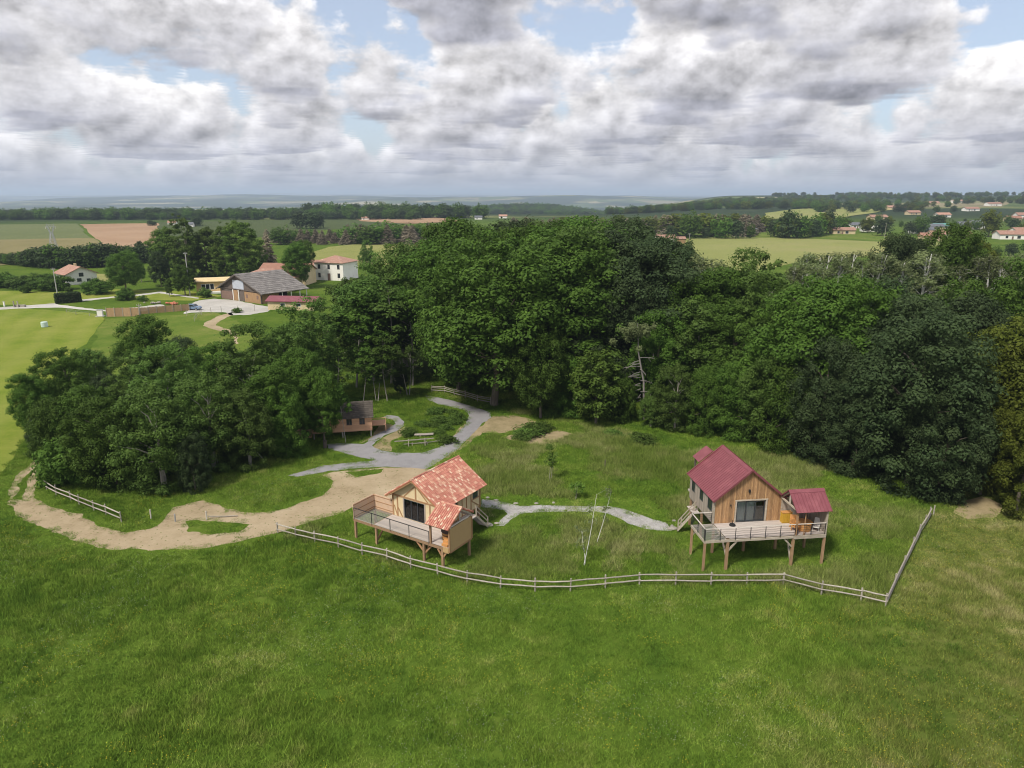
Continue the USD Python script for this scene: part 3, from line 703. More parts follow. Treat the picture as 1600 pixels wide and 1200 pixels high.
def conifer(name, seed, leaf, h=18.0, rx=4.0, count=15000, size=0.30, tiers=17, power=0.8, bark='bark'):
    rs = np.random.default_rng(seed)
    P = []
    mb = MB(); mb.tube([[0, 0, -0.3], [0, 0, h * 0.4], [0.1, 0, h * 0.97]], [0.34, 0.22, 0.04], 7)
    for i in range(tiers):
        t = i / (tiers - 1.0)
        z = h * (0.06 + 0.92 * t)
        R_ = rx * (1 - t) ** power * rs.uniform(0.8, 1.1) + 0.25
        m = max(3, int(9 * (1 - t) + 3))
        for k in range(m):
            a = 2 * np.pi * (k + rs.random() * 0.7) / m + i
            d = R_ * rs.uniform(0.75, 1.1)
            q = np.array([math.cos(a) * d, math.sin(a) * d, z - 0.22 * d + rs.normal() * 0.2])
            P.append((q, 0.28 * rx * (0.4 + 0.6 * (1 - t)) * rs.uniform(0.7, 1.2)))
            P.append((q * [0.55, 0.55, 1] + [0, 0, 0.15], 0.26 * rx * (0.4 + 0.6 * (1 - t))))
            mb.tube([[0, 0, z + 0.3], q], [0.06, 0.02], 4)
    kind(name, mb, leaves(P, count, size, flat=0.55, spread=0.6, rs=rs), bark, leaf, h)


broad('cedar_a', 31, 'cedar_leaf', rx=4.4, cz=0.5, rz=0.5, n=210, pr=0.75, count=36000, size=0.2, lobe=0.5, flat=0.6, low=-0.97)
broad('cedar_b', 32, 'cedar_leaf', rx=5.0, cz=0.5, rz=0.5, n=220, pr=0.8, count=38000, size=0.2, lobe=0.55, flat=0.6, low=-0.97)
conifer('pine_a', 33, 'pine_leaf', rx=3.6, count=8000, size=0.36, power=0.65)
# kinds for the far distance: fewer, larger sprays
broad('far_oak', 41, 'oak_leaf', h=14, rx=5.0, n=34, pr=1.8, count=1500, size=0.72, limbs=4, cz=0.52, rz=0.48)
broad('far_dark', 42, 'dark_leaf', h=14, rx=4.6, n=32, pr=1.7, count=1400, size=0.72, limbs=4, cz=0.52, rz=0.48)
broad('far_olive', 43, 'olive_leaf', h=14, rx=4.8, n=32, pr=1.7, count=1400, size=0.72, limbs=4, cz=0.52, rz=0.48)

COUNTED = [0]


def plant(kindname, name, x, y, h, label, category='tree', group=None, wide=1.0, z=None, rs=R):
    base, h0 = KINDS[kindname]
    z = float(terrain(x, y)) if z is None else z
    s = h / h0
    a, b = rs.uniform(0.92, 1.08, 2)
    p = thing(name, (x, y, z), rs.uniform(0, 6.28), (s * wide * a, s * wide * b, s), label=label, category=category, group=group)
    pr = stage.GetPrimAtPath(p)
    pr.GetReferences().AddInternalReference(base)
    pr.SetInstanceable(True)
    COUNTED[0] += 1
    return p


def spot(px, py_top, d):
    """Ground place at distance d seen in column px, and the height that reaches py_top there."""
    q = at_d(px, py_top, d)
    mid = at_d(px, (py_top + 2 * hit_row(d)) / 3, d)
    return mid[0], d, q[2] - float(terrain(mid[0], d))


def hit_row(d):
    return 600 + FPX * math.tan(math.atan2(CAM_H, d) - PITCH)


def grove(rows, group=None):
    for k, name, px, d, top, wide, label in rows:
        x, y, h = spot(px, top, d)
        plant(k, name, x, y, max(1.2, h), label, 'bush' if 'bush' in name or 'shrub' in name else 'tree', group, wide)


# the copse on the left, inside the bend of the track
C = 'in the rounded copse left of the timber cabins'
grove([
    ('oak_a', 'oak_tree', 52, 86, 592, 1.0, 'leftmost rounded oak of the copse, jutting over the hay field edge'),
    ('oak_b', 'oak_tree', 108, 92, 555, 1.0, 'broad oak at the upper left shoulder of the copse, beside the hay field'),
    ('dark_a', 'dark_tree', 66, 80, 640, 0.85, 'dark low tree at the left edge of the copse above the curving ruts'),
    ('ash_a', 'ash_tree', 150, 100, 548, 1.15, 'loose-crowned ash between the two highest left oaks of the copse'),
    ('oak_a', 'oak_tree', 232, 103, 508, 1.0, 'tallest oak of the copse, its top against the farm pasture'),
    ('dark_b', 'dark_tree', 288, 102, 532, 1.0, 'dark tree at the back right of the copse, below the farm track'),
    ('ash_b', 'ash_tree', 212, 86, 578, 1.1, 'pale ash in the middle of the copse, below its tallest oak'),
    ('low_oak', 'oak_tree', 132, 76, 612, 0.95, 'wide oak low on the left side of the copse'),
    ('ash_b', 'ash_tree', 268, 80, 565, 1.2, 'light-topped ash that stands foremost at the centre of the copse'),
    ('low_oak', 'oak_tree', 178, 70.5, 628, 0.95, 'dense oak above the short rail fence in front of the copse'),
    ('low_ash', 'oak_tree', 250, 69.5, 618, 0.95, 'bushy oak at the front of the copse, right of the short rail fence'),
    ('low_ash', 'ash_tree', 330, 75, 600, 0.9, 'ash at the front right of the copse over the shaded bare corner'),
    ('oak_b', 'oak_tree', 345, 90, 548, 1.0, 'oak behind the gap in the right half of the copse'),
    ('ash_b', 'ash_tree', 398, 88, 532, 1.25, 'pale ash with the farm track running behind it'),
    ('oak_a', 'oak_tree', 424, 80, 585, 1.0, 'oak left of the wooden hut, leaning towards the gravel drive'),
    ('low_ash', 'ash_tree', 388, 75.5, 622, 0.9, 'low ash with bare twin stems at the right front of the copse'),
    ('low_dark', 'dark_tree', 302, 69, 680, 0.75, 'small dark tree hanging over the shaded bare corner by the track'),
    ('bush_a', 'green_bush', 112, 71, 690, 1.0, 'large bush between the ruts and the short rail fence'),
    ('ash_a', 'ash_tree', 450, 94, 518, 1.2, 'feathery ash above the wooden hut on its left'),
    ('oak_a', 'oak_tree', 472, 85, 560, 0.9, 'oak whose branches cover the left end of the wooden hut'),
    ('ash_b', 'ash_tree', 482, 99, 496, 1.1, 'tall pale ash beside the pink-roofed shed of the farm'),
    ('oak_a', 'oak_tree', 505, 83, 588, 0.75, 'oak standing before the left half of the hut, its crown over the roof'),
    ('slim_b', 'slender_ash', 543, 83.5, 600, 0.9, 'thin young ash in front of the hut, between its two windows'),
    ('low_oak', 'oak_tree', 446, 79, 615, 0.8, 'low oak between the copse and the grass wedge of the drive'),
    ('dark_a', 'dark_tree', 170, 90, 585, 1.0, 'dark tree buried in the middle of the copse behind the pale ash'),
    ('low_oak', 'oak_tree', 92, 75, 632, 0.9, 'oak over the ruts at the lower left of the copse'),
])
# the wood: its left, loose part above the hut
grove([
    ('slim_a', 'slender_ash', 512, 106, 480, 1.4, 'slender ash over the hut with its top beside the farm shed'),
    ('slim_b', 'slender_ash', 542, 110, 452, 1.6, 'slender ash with bare stems just right of the farm shed'),
    ('ash_a', 'ash_tree', 580, 114, 438, 1.1, 'tall open-crowned ash in front of the white farmhouse corner'),
    ('slim_a', 'slender_ash', 618, 113, 440, 1.7, 'slender ash in the thinnest part of the wood, left of the great oak'),
    ('slim_b', 'slender_ash', 650, 110, 452, 1.6, 'slender ash beside the point where the drive enters the wood'),
    ('ash_b', 'ash_tree', 632, 124, 415, 1.2, 'pale ash at the back of the wood below the hill field'),
    ('slim_a', 'slender_ash', 522, 98, 545, 1.4, 'slender ash directly behind the hut roof'),
    ('slim_b', 'slender_ash', 560, 101, 540, 1.2, 'slender ash right behind the right gable of the hut'),
    ('slim_a', 'slender_ash', 585, 102, 545, 1.2, 'slender ash with three pale stems right of the hut'),
    ('slim_b', 'slender_ash', 604, 102.5, 520, 1.4, 'slender ash between the hut and the mouth of the drive'),
    ('slim_a', 'slender_ash', 640, 105, 535, 1.4, 'slender ash at the mouth of the drive, on its left'),
    ('dark_b', 'dark_tree', 625, 106, 570, 0.8, 'low dark tree in the shade left of the mouth of the drive'),
    ('ash_a', 'ash_tree', 560, 120, 440, 1.2, 'pale ash of the wood just below the white farmhouse'),
    ('oak_a', 'oak_tree', 690, 120, 398, 1.1, 'rounded oak at the upper left shoulder of the wood'),
    ('oak_b', 'oak_tree', 715, 108, 440, 1.0, 'oak of the wood over the rail fence by the drive'),
])
# the great oaks and the middle of the wood
grove([
    ('oak_b', 'great_oak', 772, 100, 398, 1.25, 'great spreading oak with a thick trunk by the end of the rail fence'),
    ('oak_a', 'oak_tree', 735, 126, 365, 1.2, 'high oak on the skyline of the wood, left of the highest'),
    ('oak_b', 'oak_tree', 850, 118, 372, 1.2, 'yellowish oak crown right of and behind the great oak'),
    ('dark_a', 'dark_tree', 800, 130, 348, 1.2, 'dark tree with the highest crown of the wood'),
    ('oak_a', 'oak_tree', 862, 103, 402, 1.2, 'tall oak showing pale limbs right of the great oak'),
    ('ash_b', 'ash_tree', 905, 108, 398, 1.2, 'pale tall ash of the wood above the small bright tree'),
    ('oak_b', 'oak_tree', 845, 94, 520, 0.9, 'lower oak that hangs over the bare earth right of the fence'),
    ('bright_a', 'young_tree', 932, 91, 548, 1.15, 'small bright green tree in front of the wood, left of the dead pine'),
    ('dark_b', 'dark_tree', 952, 116, 372, 1.2, 'dark rounded tree on the skyline above the dead pine'),
    ('dark_a', 'dark_tree', 1000, 110, 384, 1.25, 'dark broad tree behind and above the dead pine'),
    ('oak_a', 'oak_tree', 905, 128, 362, 1.2, 'oak on the back skyline between two darker crowns'),
    ('dark_b', 'dark_tree', 975, 104, 440, 1.0, 'dark tree filling the hollow left of the dead pine'),
    ('slim_b', 'slender_ash', 1062, 112, 392, 1.8, 'thin greyish tree right of the dark broad tree'),
    ('birch_b', 'birch_tree', 1088, 116, 392, 1.5, 'bare-looking grey birch on the skyline above the red-roofed cabin'),
    ('oak_a', 'oak_tree', 1120, 108, 440, 1.0, 'oak in the dip of the skyline above the red-roofed cabin'),
    ('low_ash', 'ash_tree', 1018, 90, 612, 0.9, 'low ash at the edge of the wood below the dead pine'),
    ('low_oak', 'oak_tree', 976, 92, 590, 0.7, 'low oak in front of the wood between the bright small tree and the dead pine'),
    ('low_oak', 'oak_tree', 892, 95, 560, 0.8, 'low oak left of the small bright green tree'),
    ('ash_b', 'ash_tree', 1165, 110, 428, 1.1, 'light ash just left of the birches, above the dip'),
    ('ash_a', 'ash_tree', 1082, 98, 475, 1.2, 'ash in the middle of the wood, right of the dead pine'),
    ('oak_b', 'oak_tree', 1140, 96, 490, 1.0, 'oak on the slope of the wood left of the red ridge'),
    ('ash_b', 'ash_tree', 1195, 98, 462, 1.1, 'ash between the left end of the birches and the dark oaks'),
    ('low_ash', 'ash_tree', 1056, 89, 580, 0.9, 'young ash in front of the wood, right below the dead pine'),
    ('low_oak', 'young_tree', 1106, 87, 580, 0.75, 'young oak behind the red-roofed cabin on its left'),
    ('low_oak', 'oak_tree', 1150, 86, 575, 0.85, 'low oak straight behind the ridge of the red-roofed cabin'),
    ('low_ash', 'ash_tree', 1196, 84, 560, 0.85, 'low ash behind the right slope of the red roof'),
    ('bush_b', 'green_bush', 865, 94.0, 641, 1.26, 'pale bush right of the trunk of the great oak'),
    ('oak_b', 'oak_tree', 800, 112, 410, 1.0, 'oak deep in the wood right of the great oak top'),
    ('dark_a', 'dark_tree', 905, 98, 520, 0.85, 'dark tree inside the wood left of the dead pine, below the pale ash'),
    ('oak_a', 'oak_tree', 1028, 98, 500, 0.95, 'oak inside the wood just right of the dead pine'),
])
# the right of the wood
grove([
    ('oak_a', 'oak_tree', 1262, 84, 468, 1.05, 'tall oak right of the red roof with a full mid-green crown'),
    ('oak_b', 'oak_tree', 1318, 88, 450, 1.0, 'oak with the highest mid-green crown under the birches'),
    ('low_dark', 'dark_tree', 1286, 78, 535, 0.85, 'dark oak over the small red porch roof'),
    ('dark_b', 'dark_tree', 1374, 90, 448, 1.05, 'dark oak under the middle of the birches'),
    ('low_dark', 'great_dark_tree', 1432, 71, 498, 1.0, 'great grey-green tree that stands foremost on the right of the wood'),
    ('dark_b', 'dark_tree', 1402, 80, 480, 1.0, 'dark tree left behind the great grey-green tree'),
    ('low_dark', 'dark_tree', 1474, 67.5, 590, 0.85, 'low dark tree over the end of the side fence'),
    ('dark_a', 'dark_tree', 1495, 82, 465, 1.0, 'dark tree right behind the great grey-green tree'),
    ('oak_b', 'oak_tree', 1545, 90, 452, 1.0, 'bright oak by the right edge, below the birches'),
    ('olive_a', 'olive_green_tree', 1560, 74, 500, 1.0, 'olive-green tree right of the great grey-green tree'),
    ('olive_a', 'olive_green_tree', 1606, 70, 525, 0.95, 'olive-green tree cut by the right edge of the photo'),
    ('ash_b', 'ash_tree', 1600, 88, 452, 1.1, 'light ash at the right edge above the olive trees'),
    ('low_dark', 'dark_tree', 1338, 74, 580, 0.85, 'low dark tree right of the porch at the edge of the meadow'),
    ('low_oak', 'dark_tree', 1232, 81, 570, 0.85, 'low dark tree behind the gap between roof and porch'),
    ('shade_bush', 'green_bush', 1448, 68.0, 765, 1.26, 'bush beside the top post of the side fence'),
    ('olive_a', 'olive_green_tree', 1540, 68, 625, 0.8, 'low olive-green tree above the round bare patch'),
    ('olive_a', 'olive_green_tree', 1598, 64, 640, 0.8, 'low olive-green tree in the lower right of the wood'),
    ('oak_a', 'oak_tree', 1235, 96, 470, 1.0, 'oak below the leftmost birches'),
])
# the birches along the back of the wood
BIRCHES = [(1222, 122, 412, 'birch_a', 1.2), (1246, 124, 402, 'birch_b', 1.2), (1262, 126, 392, 'birch_a', 1.2), (1284, 128, 388, 'birch_b', 1.2), (1300, 126, 392, 'birch_a', 1.1), (1322, 128, 386, 'birch_b', 1.2), (1340, 127, 388, 'birch_a', 1.2), (1352, 130, 386, 'birch_b', 1.1),
                                         (1398, 124, 400, 'birch_a', 1.1), (1430, 126, 385, 'birch_b', 1.3), (1446, 128, 390, 'birch_a', 1.1), (1490, 126, 395, 'birch_a', 1.2), (1532, 126, 392, 'birch_b', 1.2), (1546, 129, 390, 'birch_a', 1.2), (1566, 128, 392, 'birch_b', 1.2), (1584, 128, 390, 'birch_a', 1.2), (1604, 126, 394, 'birch_b', 1.2), (1212, 116, 432, 'birch_b', 1.0)]
for i, (px, d, top, k, w) in enumerate(BIRCHES):
    x, y, h = spot(px, top, d)
    nth = ['leftmost', 'second', 'third', 'fourth', 'fifth', 'sixth', 'seventh', 'eighth', 'ninth', 'tenth', 'eleventh', 'twelfth', 'thirteenth', 'fourteenth', 'fifteenth', 'sixteenth', 'seventeenth', 'rightmost'][sorted(range(18), key=lambda j: BIRCHES[j][0]).index(i)]
    plant(k, 'birch_tree', x, y, h, f'white-stemmed birch, {nth} from the left in the row along the back of the wood' if nth not in ('leftmost', 'rightmost') else f'{nth} white-stemmed birch of the row along the back of the wood', 'tree', 'birches along the back of the wood', w)
# crowns between and behind, which nothing tells apart
for i, (px, d, top, k, w) in enumerate([(1386, 132, 378, 'dark_b', 0.8), (1410, 134, 374, 'dark_a', 0.8), (1470, 132, 372, 'oak_a', 0.8), (1512, 134, 380, 'olive_a', 0.8), (1470, 108, 466, 'dark_a', 0.9), (1525, 104, 468, 'oak_b', 0.9), (1275, 108, 470, 'oak_a', 0.9), (1330, 108, 468, 'dark_b', 0.9), (1400, 108, 470, 'oak_b', 0.9), (1440, 100, 478, 'dark_a', 0.9), (1580, 104, 466, 'oak_a', 0.9), (1350, 106, 474, 'oak_a', 0.9),
                                         (1310, 100, 462, 'oak_b', 0.9), (1510, 98, 470, 'oak_a', 0.9), (1560, 100, 462, 'dark_b', 0.9), (1215, 108, 450, 'oak_b', 0.8), (760, 116, 395, 'oak_a', 1.0), (830, 124, 365, 'oak_b', 1.0), (880, 114, 395, 'dark_b', 1.0), (935, 124, 372, 'dark_a', 1.0), (670, 132, 400, 'ash_a', 1.0), (700, 136, 372, 'oak_a', 1.0), (600, 128, 425, 'ash_b', 1.0), (1040, 122, 388, 'dark_b', 1.0), (1090, 106, 440, 'oak_a', 1.0), (1020, 120, 372, 'dark_a', 1.0), (985, 128, 358, 'dark_a', 1.1), (965, 132, 352, 'dark_b', 0.9)]):
    x, y, h = spot(px, top, d)
    plant(k, 'forest_tree', x, y, h, 'broadleaf tree whose crown fills the inside of the wood between its front trees', 'tree', 'crowns filling the inside of the wood', w)


# ------------------------------------------------------------------ single trees of other shapes
def dead_pine():
    rs = np.random.default_rng(5)
    x, y, h = spot(1002, 505, 93)
    t = thing('dead_pine', (x, y, 0), label='half-dead pine with bare pale branches and a thin green top', category='tree')
    mb = MB(); lean = np.array([-0.9, 0, h])
    mb.tube([[0.6, 0, -0.2], [0.3, 0, h * 0.4], [-0.6, 0, h * 0.7], lean], [0.17, 0.14, 0.1, 0.03], 7)
    obj('trunk', mb, M['dead_wood'], t, smooth=True)
    for i in range(17):
        z = h * (0.18 + 0.50 * i / 17); side = -1 if i % 4 else 1
        ln = rs.uniform(1.2, 3.4) * (1.0 if side < 0 else 0.7); a = rs.normal() * 0.5
        p = np.array([0.2 - 0.9 * (z / h), 0, z])
        q = p + [side * ln * math.cos(a), -abs(ln * math.sin(a)), rs.uniform(-0.9, 0.35)]
        b = MB().tube([p, (p + q) / 2 + [0, 0, 0.12], q], [0.06, 0.045, 0.012], 5)
        for _ in range(4):
            s = p + (q - p) * rs.uniform(0.4, 0.95)
            b.tube([s, s + [side * rs.uniform(0.1, 0.5), rs.normal() * 0.3, rs.normal() * 0.3]], [0.02, 0.006], 4)
        obj('branch', b, M['dead_wood'], t)
    P = [(lean + [rs.normal() * 1.3, rs.normal() * 1.0, -0.5 - abs(rs.normal()) * 0.9], 0.5) for _ in range(24)]
    lv = leaves(P, 2600, 0.16, spread=0.8, rs=rs); tone(obj('crown', lv[:2], M['birch_leaf'], t), lv[2])


dead_pine()


def sapling(name, px, py, h, label, stems, leaf, nleaf, r=0.05, tops=None):
    rs = np.random.default_rng(int(px))
    x, y, _ = at(px, py)
    t = thing(name, (x, y, 0), label=label, category='tree')
    P = []
    for i, (dx, dy, hh, x0) in enumerate(stems):
        mb = MB(); tip = np.array([x0 + dx, dy, hh])
        pts = [np.array([x0, 0, -0.1])] + [np.array([x0, 0, 0]) * (1 - s) + tip * s + [0.06 * math.sin(4 * s + i), 0, 0] for s in np.linspace(0.2, 1, 5)]
        mb.tube(pts, np.linspace(r, r * 0.3, 6), 6)
        for _ in range(8):
            s = rs.uniform(0.35, 1.0); c = pts[0] * (1 - s) + tip * s
            q = c + [rs.normal() * 0.3, rs.normal() * 0.3, rs.uniform(0.15, 0.5)]
            mb.tube([c, q], [r * 0.12, r * 0.05], 4)
            P.append((q, 0.28))
        obj('trunk', mb, M['birch_bark'] if leaf == 'birch_leaf' else M['grey_bark'], t, smooth=True)
    lv = leaves(P, nleaf, 0.10, spread=0.9, rs=rs); tone(obj('crown', lv[:2], M[leaf], t), lv[2])


sapling('birch_sapling', 912, 883, 5.5, 'thin white birch sapling leaning right in the rough grass between the cabins', [(1.0, 0.5, 6.2, 0), (-0.25, 0.2, 3.0, 0.1)], 'birch_leaf', 260, 0.045)
sapling('birch_sapling', 932, 848, 5.0, 'thinner leaning birch sapling just behind the first one', [(1.3, 0.8, 4.6, 0)], 'birch_leaf', 160, 0.03)
sapling('young_tree', 858, 752, 4.0, 'spindly young tree with yellow-green leaves in the meadow behind the tiled cabin', [(0.1, 0.2, 3.6, 0), (0.4, 0.1, 2.8, 0.1)], 'bright_leaf', 900, 0.03)
sapling('young_tree', 899, 780, 2.0, 'tiny bright yellow-green tree above the stone path', [(0.0, 0.1, 1.7, 0), (0.3, 0.1, 1.4, 0)], 'bright_leaf', 420, 0.025)

# ------------------------------------------------------------------ trees about the farm
grove([
    ('cedar_b', 'cypress_tree', 262, 268, 356, 1.0, 'leftmost of the big bright cypresses behind the yellow farm building'),
    ('cedar_a', 'cypress_tree', 292, 262, 352, 1.0, 'cypress with a lopsided top, second from the left of the farm group'),
    ('cedar_b', 'cypress_tree', 322, 266, 356, 1.0, 'cypress in the middle of the farm group, right above the yellow building'),
    ('cedar_a', 'cypress_tree', 352, 258, 362, 1.0, 'cypress just left of the tallest one of the farm group'),
    ('cedar_b', 'cypress_tree', 382, 256, 346, 1.0, 'tallest cypress with a bare dead top, above the barn'),
    ('pine_a', 'brown_pine', 420, 270, 366, 1.1, 'thin brownish pine right of the tallest cypress'),
    ('oak_a', 'round_tree', 464, 232, 386, 0.95, 'big round dark tree between the barn and the white farmhouse'),
    ('oak_b', 'round_tree', 472, 250, 380, 0.7, 'tree behind the big round one, nearer to the white farmhouse'),
    ('oak_b', 'garden_tree', 194, 222, 398, 1.1, 'tall garden tree left of the farm with a yellow-green crown'),
    ('dark_b', 'garden_tree', 250, 238, 396, 0.9, 'dark garden tree at the foot of the leftmost cypress'),
    ('oak_a', 'garden_tree', 288, 216, 418, 1.1, 'round garden tree in front of the yellow farm building'),
    ('ash_a', 'garden_tree', 264, 214, 436, 0.9, 'small garden tree left of the round one by the farm drive'),
    ('bush_a', 'clipped_bush', 196, 207, 452, 1.3, 'round bush by the side drive below the tall garden tree'),
    ('bush_b', 'clipped_bush', 222, 204, 462, 1.2, 'low bush right of the round bush by the side drive'),
    ('bush_a', 'clipped_bush', 152, 220, 438, 1.4, 'rounded bush right of the small white house'),
    ('ash_a', 'garden_tree', 220, 250, 412, 1.0, 'pale tree between the tall garden tree and the cypresses'),
    ('ash_b', 'garden_tree', 574, 275, 384, 0.9, 'lone small tree on the hill field behind the white farmhouse'),
    ('bush_b', 'clipped_bush', 320, 212, 450, 1.0, 'bush left of the barn front'),
    ('bush_b', 'clipped_bush', 370, 184, 488, 1.3, 'bush where the pale track leaves the farm yard'),
    ('dark_a', 'garden_tree', 220, 330, 377, 0.7, 'dark pointed tree behind the tall garden tree, on the hedge line'),
    ('bush_a', 'garden_shrub', 8, 236, 428, 1.5, 'shrub at the left end of the shrubbery left of the small white house'),
    ('bush_b', 'garden_shrub', 32, 232, 432, 1.6, 'shrub second from the left of the shrubbery by the small white house'),
    ('bush_a', 'garden_shrub', 58, 234, 430, 1.6, 'shrub in the middle of the shrubbery left of the small white house'),
    ('bush_a', 'garden_shrub', 84, 228, 432, 1.5, 'shrub in front of the small white house, on its left'),
    ('bush_a', 'garden_shrub', 40, 222, 446, 1.0, 'low pale shrub in front of the shrubbery'),
    ('bush_b', 'garden_shrub', 108, 224, 448, 1.0, 'low shrub below the gable of the small white house'),
])


def row(kinds, name, spots, label, group, category='tree', wide=1.0, jit=4):
    rs = np.random.default_rng(len(spots) * 7 + 3)
    for k, (px, d, top) in enumerate(spots):
        px, top = px + rs.normal() * jit, top + rs.normal() * jit * 0.5
        q = at_d(px, top, d)
        z = float(terrain(q[0], d))
        plant(kinds[k % len(kinds)], name, q[0], d, max(4.0, q[2] - z), label, category, group, wide * rs.uniform(0.9, 1.25))


lin = np.linspace
row(['far_dark', 'far_oak', 'far_dark'], 'hedgerow_tree', [(x, 312 + 14 * math.sin(x), 388 - 3 * (x > 140) + 8 * (x < 60) + 3 * math.sin(3 * x)) for x in lin(-10, 240, 40)], 'dark tree in the hedgerow below the striped and ploughed fields', 'hedgerow trees below the ploughed field', wide=1.2)
row(['pine_a', 'pine_a', 'pine_a', 'far_oak'], 'brown_pine', [(x, 462 + 22 * math.sin(2 * x), 359 - 6 * (x > 540)) for x in lin(412, 668, 38)], 'brownish pine in the belt behind the white farmhouse and its hill field', 'brown pines behind the farm', wide=1.9)
row(['far_oak', 'far_olive'], 'field_tree', [(x, 330 + 25 * math.sin(x), 378 - 12 * (x > 700)) for x in lin(640, 800, 10)], 'pale tree of the strip behind the left skyline of the wood', 'trees behind the left skyline of the wood', wide=1.2)
row(['pine_a', 'pine_a', 'pine_a', 'far_olive'], 'brown_pine', [(x, 560 + 40 * math.sin(x), 341 - 5 * (x > 1020)) for x in lin(800, 1195, 36)], 'brownish pine in the long belt beyond the wood, left of the hip-roofed villa', 'brown pines beyond the wood', wide=2.0, jit=3)
row(['far_dark', 'far_oak'], 'field_tree', [(x, 500, 345 + 10 * math.sin(3 * x)) for x in lin(1050, 1180, 6)], 'round tree on the grass about the hip-roofed villa', 'trees about the hip-roofed villa', wide=0.9)
row(['far_dark', 'far_oak', 'far_olive'], 'village_tree', [(x, 560 + 60 * math.sin(5 * x), 338 + 6 * math.sin(2 * x)) for x in lin(1210, 1320, 12)], 'tree of the clump left of the village on the right', 'trees left of the village', wide=1.1)
row(['far_oak', 'far_dark', 'far_olive'], 'village_tree', [(x, 640 + 120 * math.sin(5 * x), 342 - 5 * math.sin(7 * x)) for x in lin(1330, 1610, 22)], 'tree standing among the houses of the village on the right', 'trees among the village houses', wide=1.0)
row(['far_oak', 'far_dark'], 'village_tree', [(x, 330 + 30 * math.sin(5 * x), 378 + 4 * math.sin(7 * x)) for x in lin(1400, 1610, 9)], 'tree in front of the village, just above the birches', 'trees in front of the village', wide=1.0)
row(['far_dark'], 'field_tree', [(470, 640, 332), (484, 640, 331), (495, 650, 334), (232, 690, 345), (300, 690, 341), (306, 700, 342), (240, 700, 346)], 'dark tree standing alone in the fields before the long wood', 'single trees before the long wood', wide=1.2)


# far woods that read as one mass
def far_wood(name, spots, protos, label_kind='stuff', seed=0, h=(11, 16)):
    rs = np.random.default_rng(seed)
    pi = UsdGeom.PointInstancer.Define(stage, f'/World/{name}')
    paths = []
    for p in protos:
        q = f'/World/{name}/{p}'
        stage.DefinePrim(q, 'Xform').GetReferences().AddInternalReference(KINDS[p][0])
        paths.append(q)
    pi.CreatePrototypesRel().SetTargets(paths)
    P, S, I, O = [], [], [], []
    for x, y in spots:
        P.append(Gf.Vec3f(float(x), float(y), float(terrain(x, y)) - 0.3))
        s = rs.uniform(*h) / 14.0
        S.append(Gf.Vec3f(s * 1.25, s * 1.25, s)); I.append(int(rs.integers(len(protos))))
        a = rs.uniform(0, 3.14); O.append(Gf.Quath(math.cos(a), 0, 0, math.sin(a)))
    pi.CreatePositionsAttr(P); pi.CreateScalesAttr(S); pi.CreateProtoIndicesAttr(I); pi.CreateOrientationsAttr(O)
    tag(pi, kind='stuff')
    print(name, len(P))


def belt(px0, px1, d0, d1, n, seed, gap=0.0):
    rs = np.random.default_rng(seed)
    u = rs.random(n); d = d0 + (d1 - d0) * rs.random(n)
    px = px0 + (px1 - px0) * u
    x = d * (px - 800) / FPX / math.cos(PITCH) * 1.0
    if gap:
        keep = meshkit.noise(np.c_[x / 90.0, d / 90.0, 0 * x], seed) > gap
        x, d = x[keep], d[keep]
    return list(zip(x, d))


far_wood('long_wood', belt(-80, 665, 850, 1010, 900, 1), ['far_dark', 'far_dark', 'far_oak'], seed=1, h=(8, 12.5))
far_wood('hill_wood', belt(640, 960, 1750, 2650, 1500, 2, 0.12) + belt(500, 800, 900, 1000, 120, 3, 0.4), ['far_dark', 'far_oak'], seed=2, h=(12, 18))
far_wood('ridge_wood', belt(940, 1260, 1150, 1900, 900, 4, 0.25) + belt(1180, 1640, 1000, 2900, 1300, 5, 0.52), ['far_dark', 'far_oak', 'far_olive'], seed=3, h=(8, 13))


# ------------------------------------------------------------------ the red-roofed cabin on posts
def gable_ring(u0, u1, z0, ze, zr):
    return [(u0, z0), (u1, z0), (u1, ze), ((u0 + u1) / 2, zr), (u0, ze)]


def glazed_door(parent, u0, u1, z0, z1, v, leaves_, frame_mat, d=0.08):
    """Frame, panes and what shows behind; the wall is at v, the outside towards smaller v."""
    f = MB()
    for a, b in ((u0, u0 + 0.06), (u1 - 0.06, u1)):
        f.box((a, v - 0.03, z0), (b, v + d, z1))
    f.box((u0 + 0.06, v - 0.03, z1 - 0.06), (u1 - 0.06, v + d, z1)); f.box((u0 + 0.06, v - 0.03, z0), (u1 - 0.06, v + d, z0 + 0.06))
    w = (u1 - u0 - 0.12) / leaves_
    for i in range(1, leaves_):
        f.box((u0 + 0.06 + i * w - 0.035, v - 0.025, z0 + 0.06), (u0 + 0.06 + i * w + 0.035, v + d, z1 - 0.06))
    door = obj('glazed_door', f, M[frame_mat], parent)
    for i in range(leaves_):
        obj('pane', MB().box((u0 + 0.06 + i * w + 0.037, v + 0.02, z0 + 0.062), (u0 + 0.06 + (i + 1) * w - 0.037, v + 0.032, z1 - 0.062)), M['glass'], door)
    return door


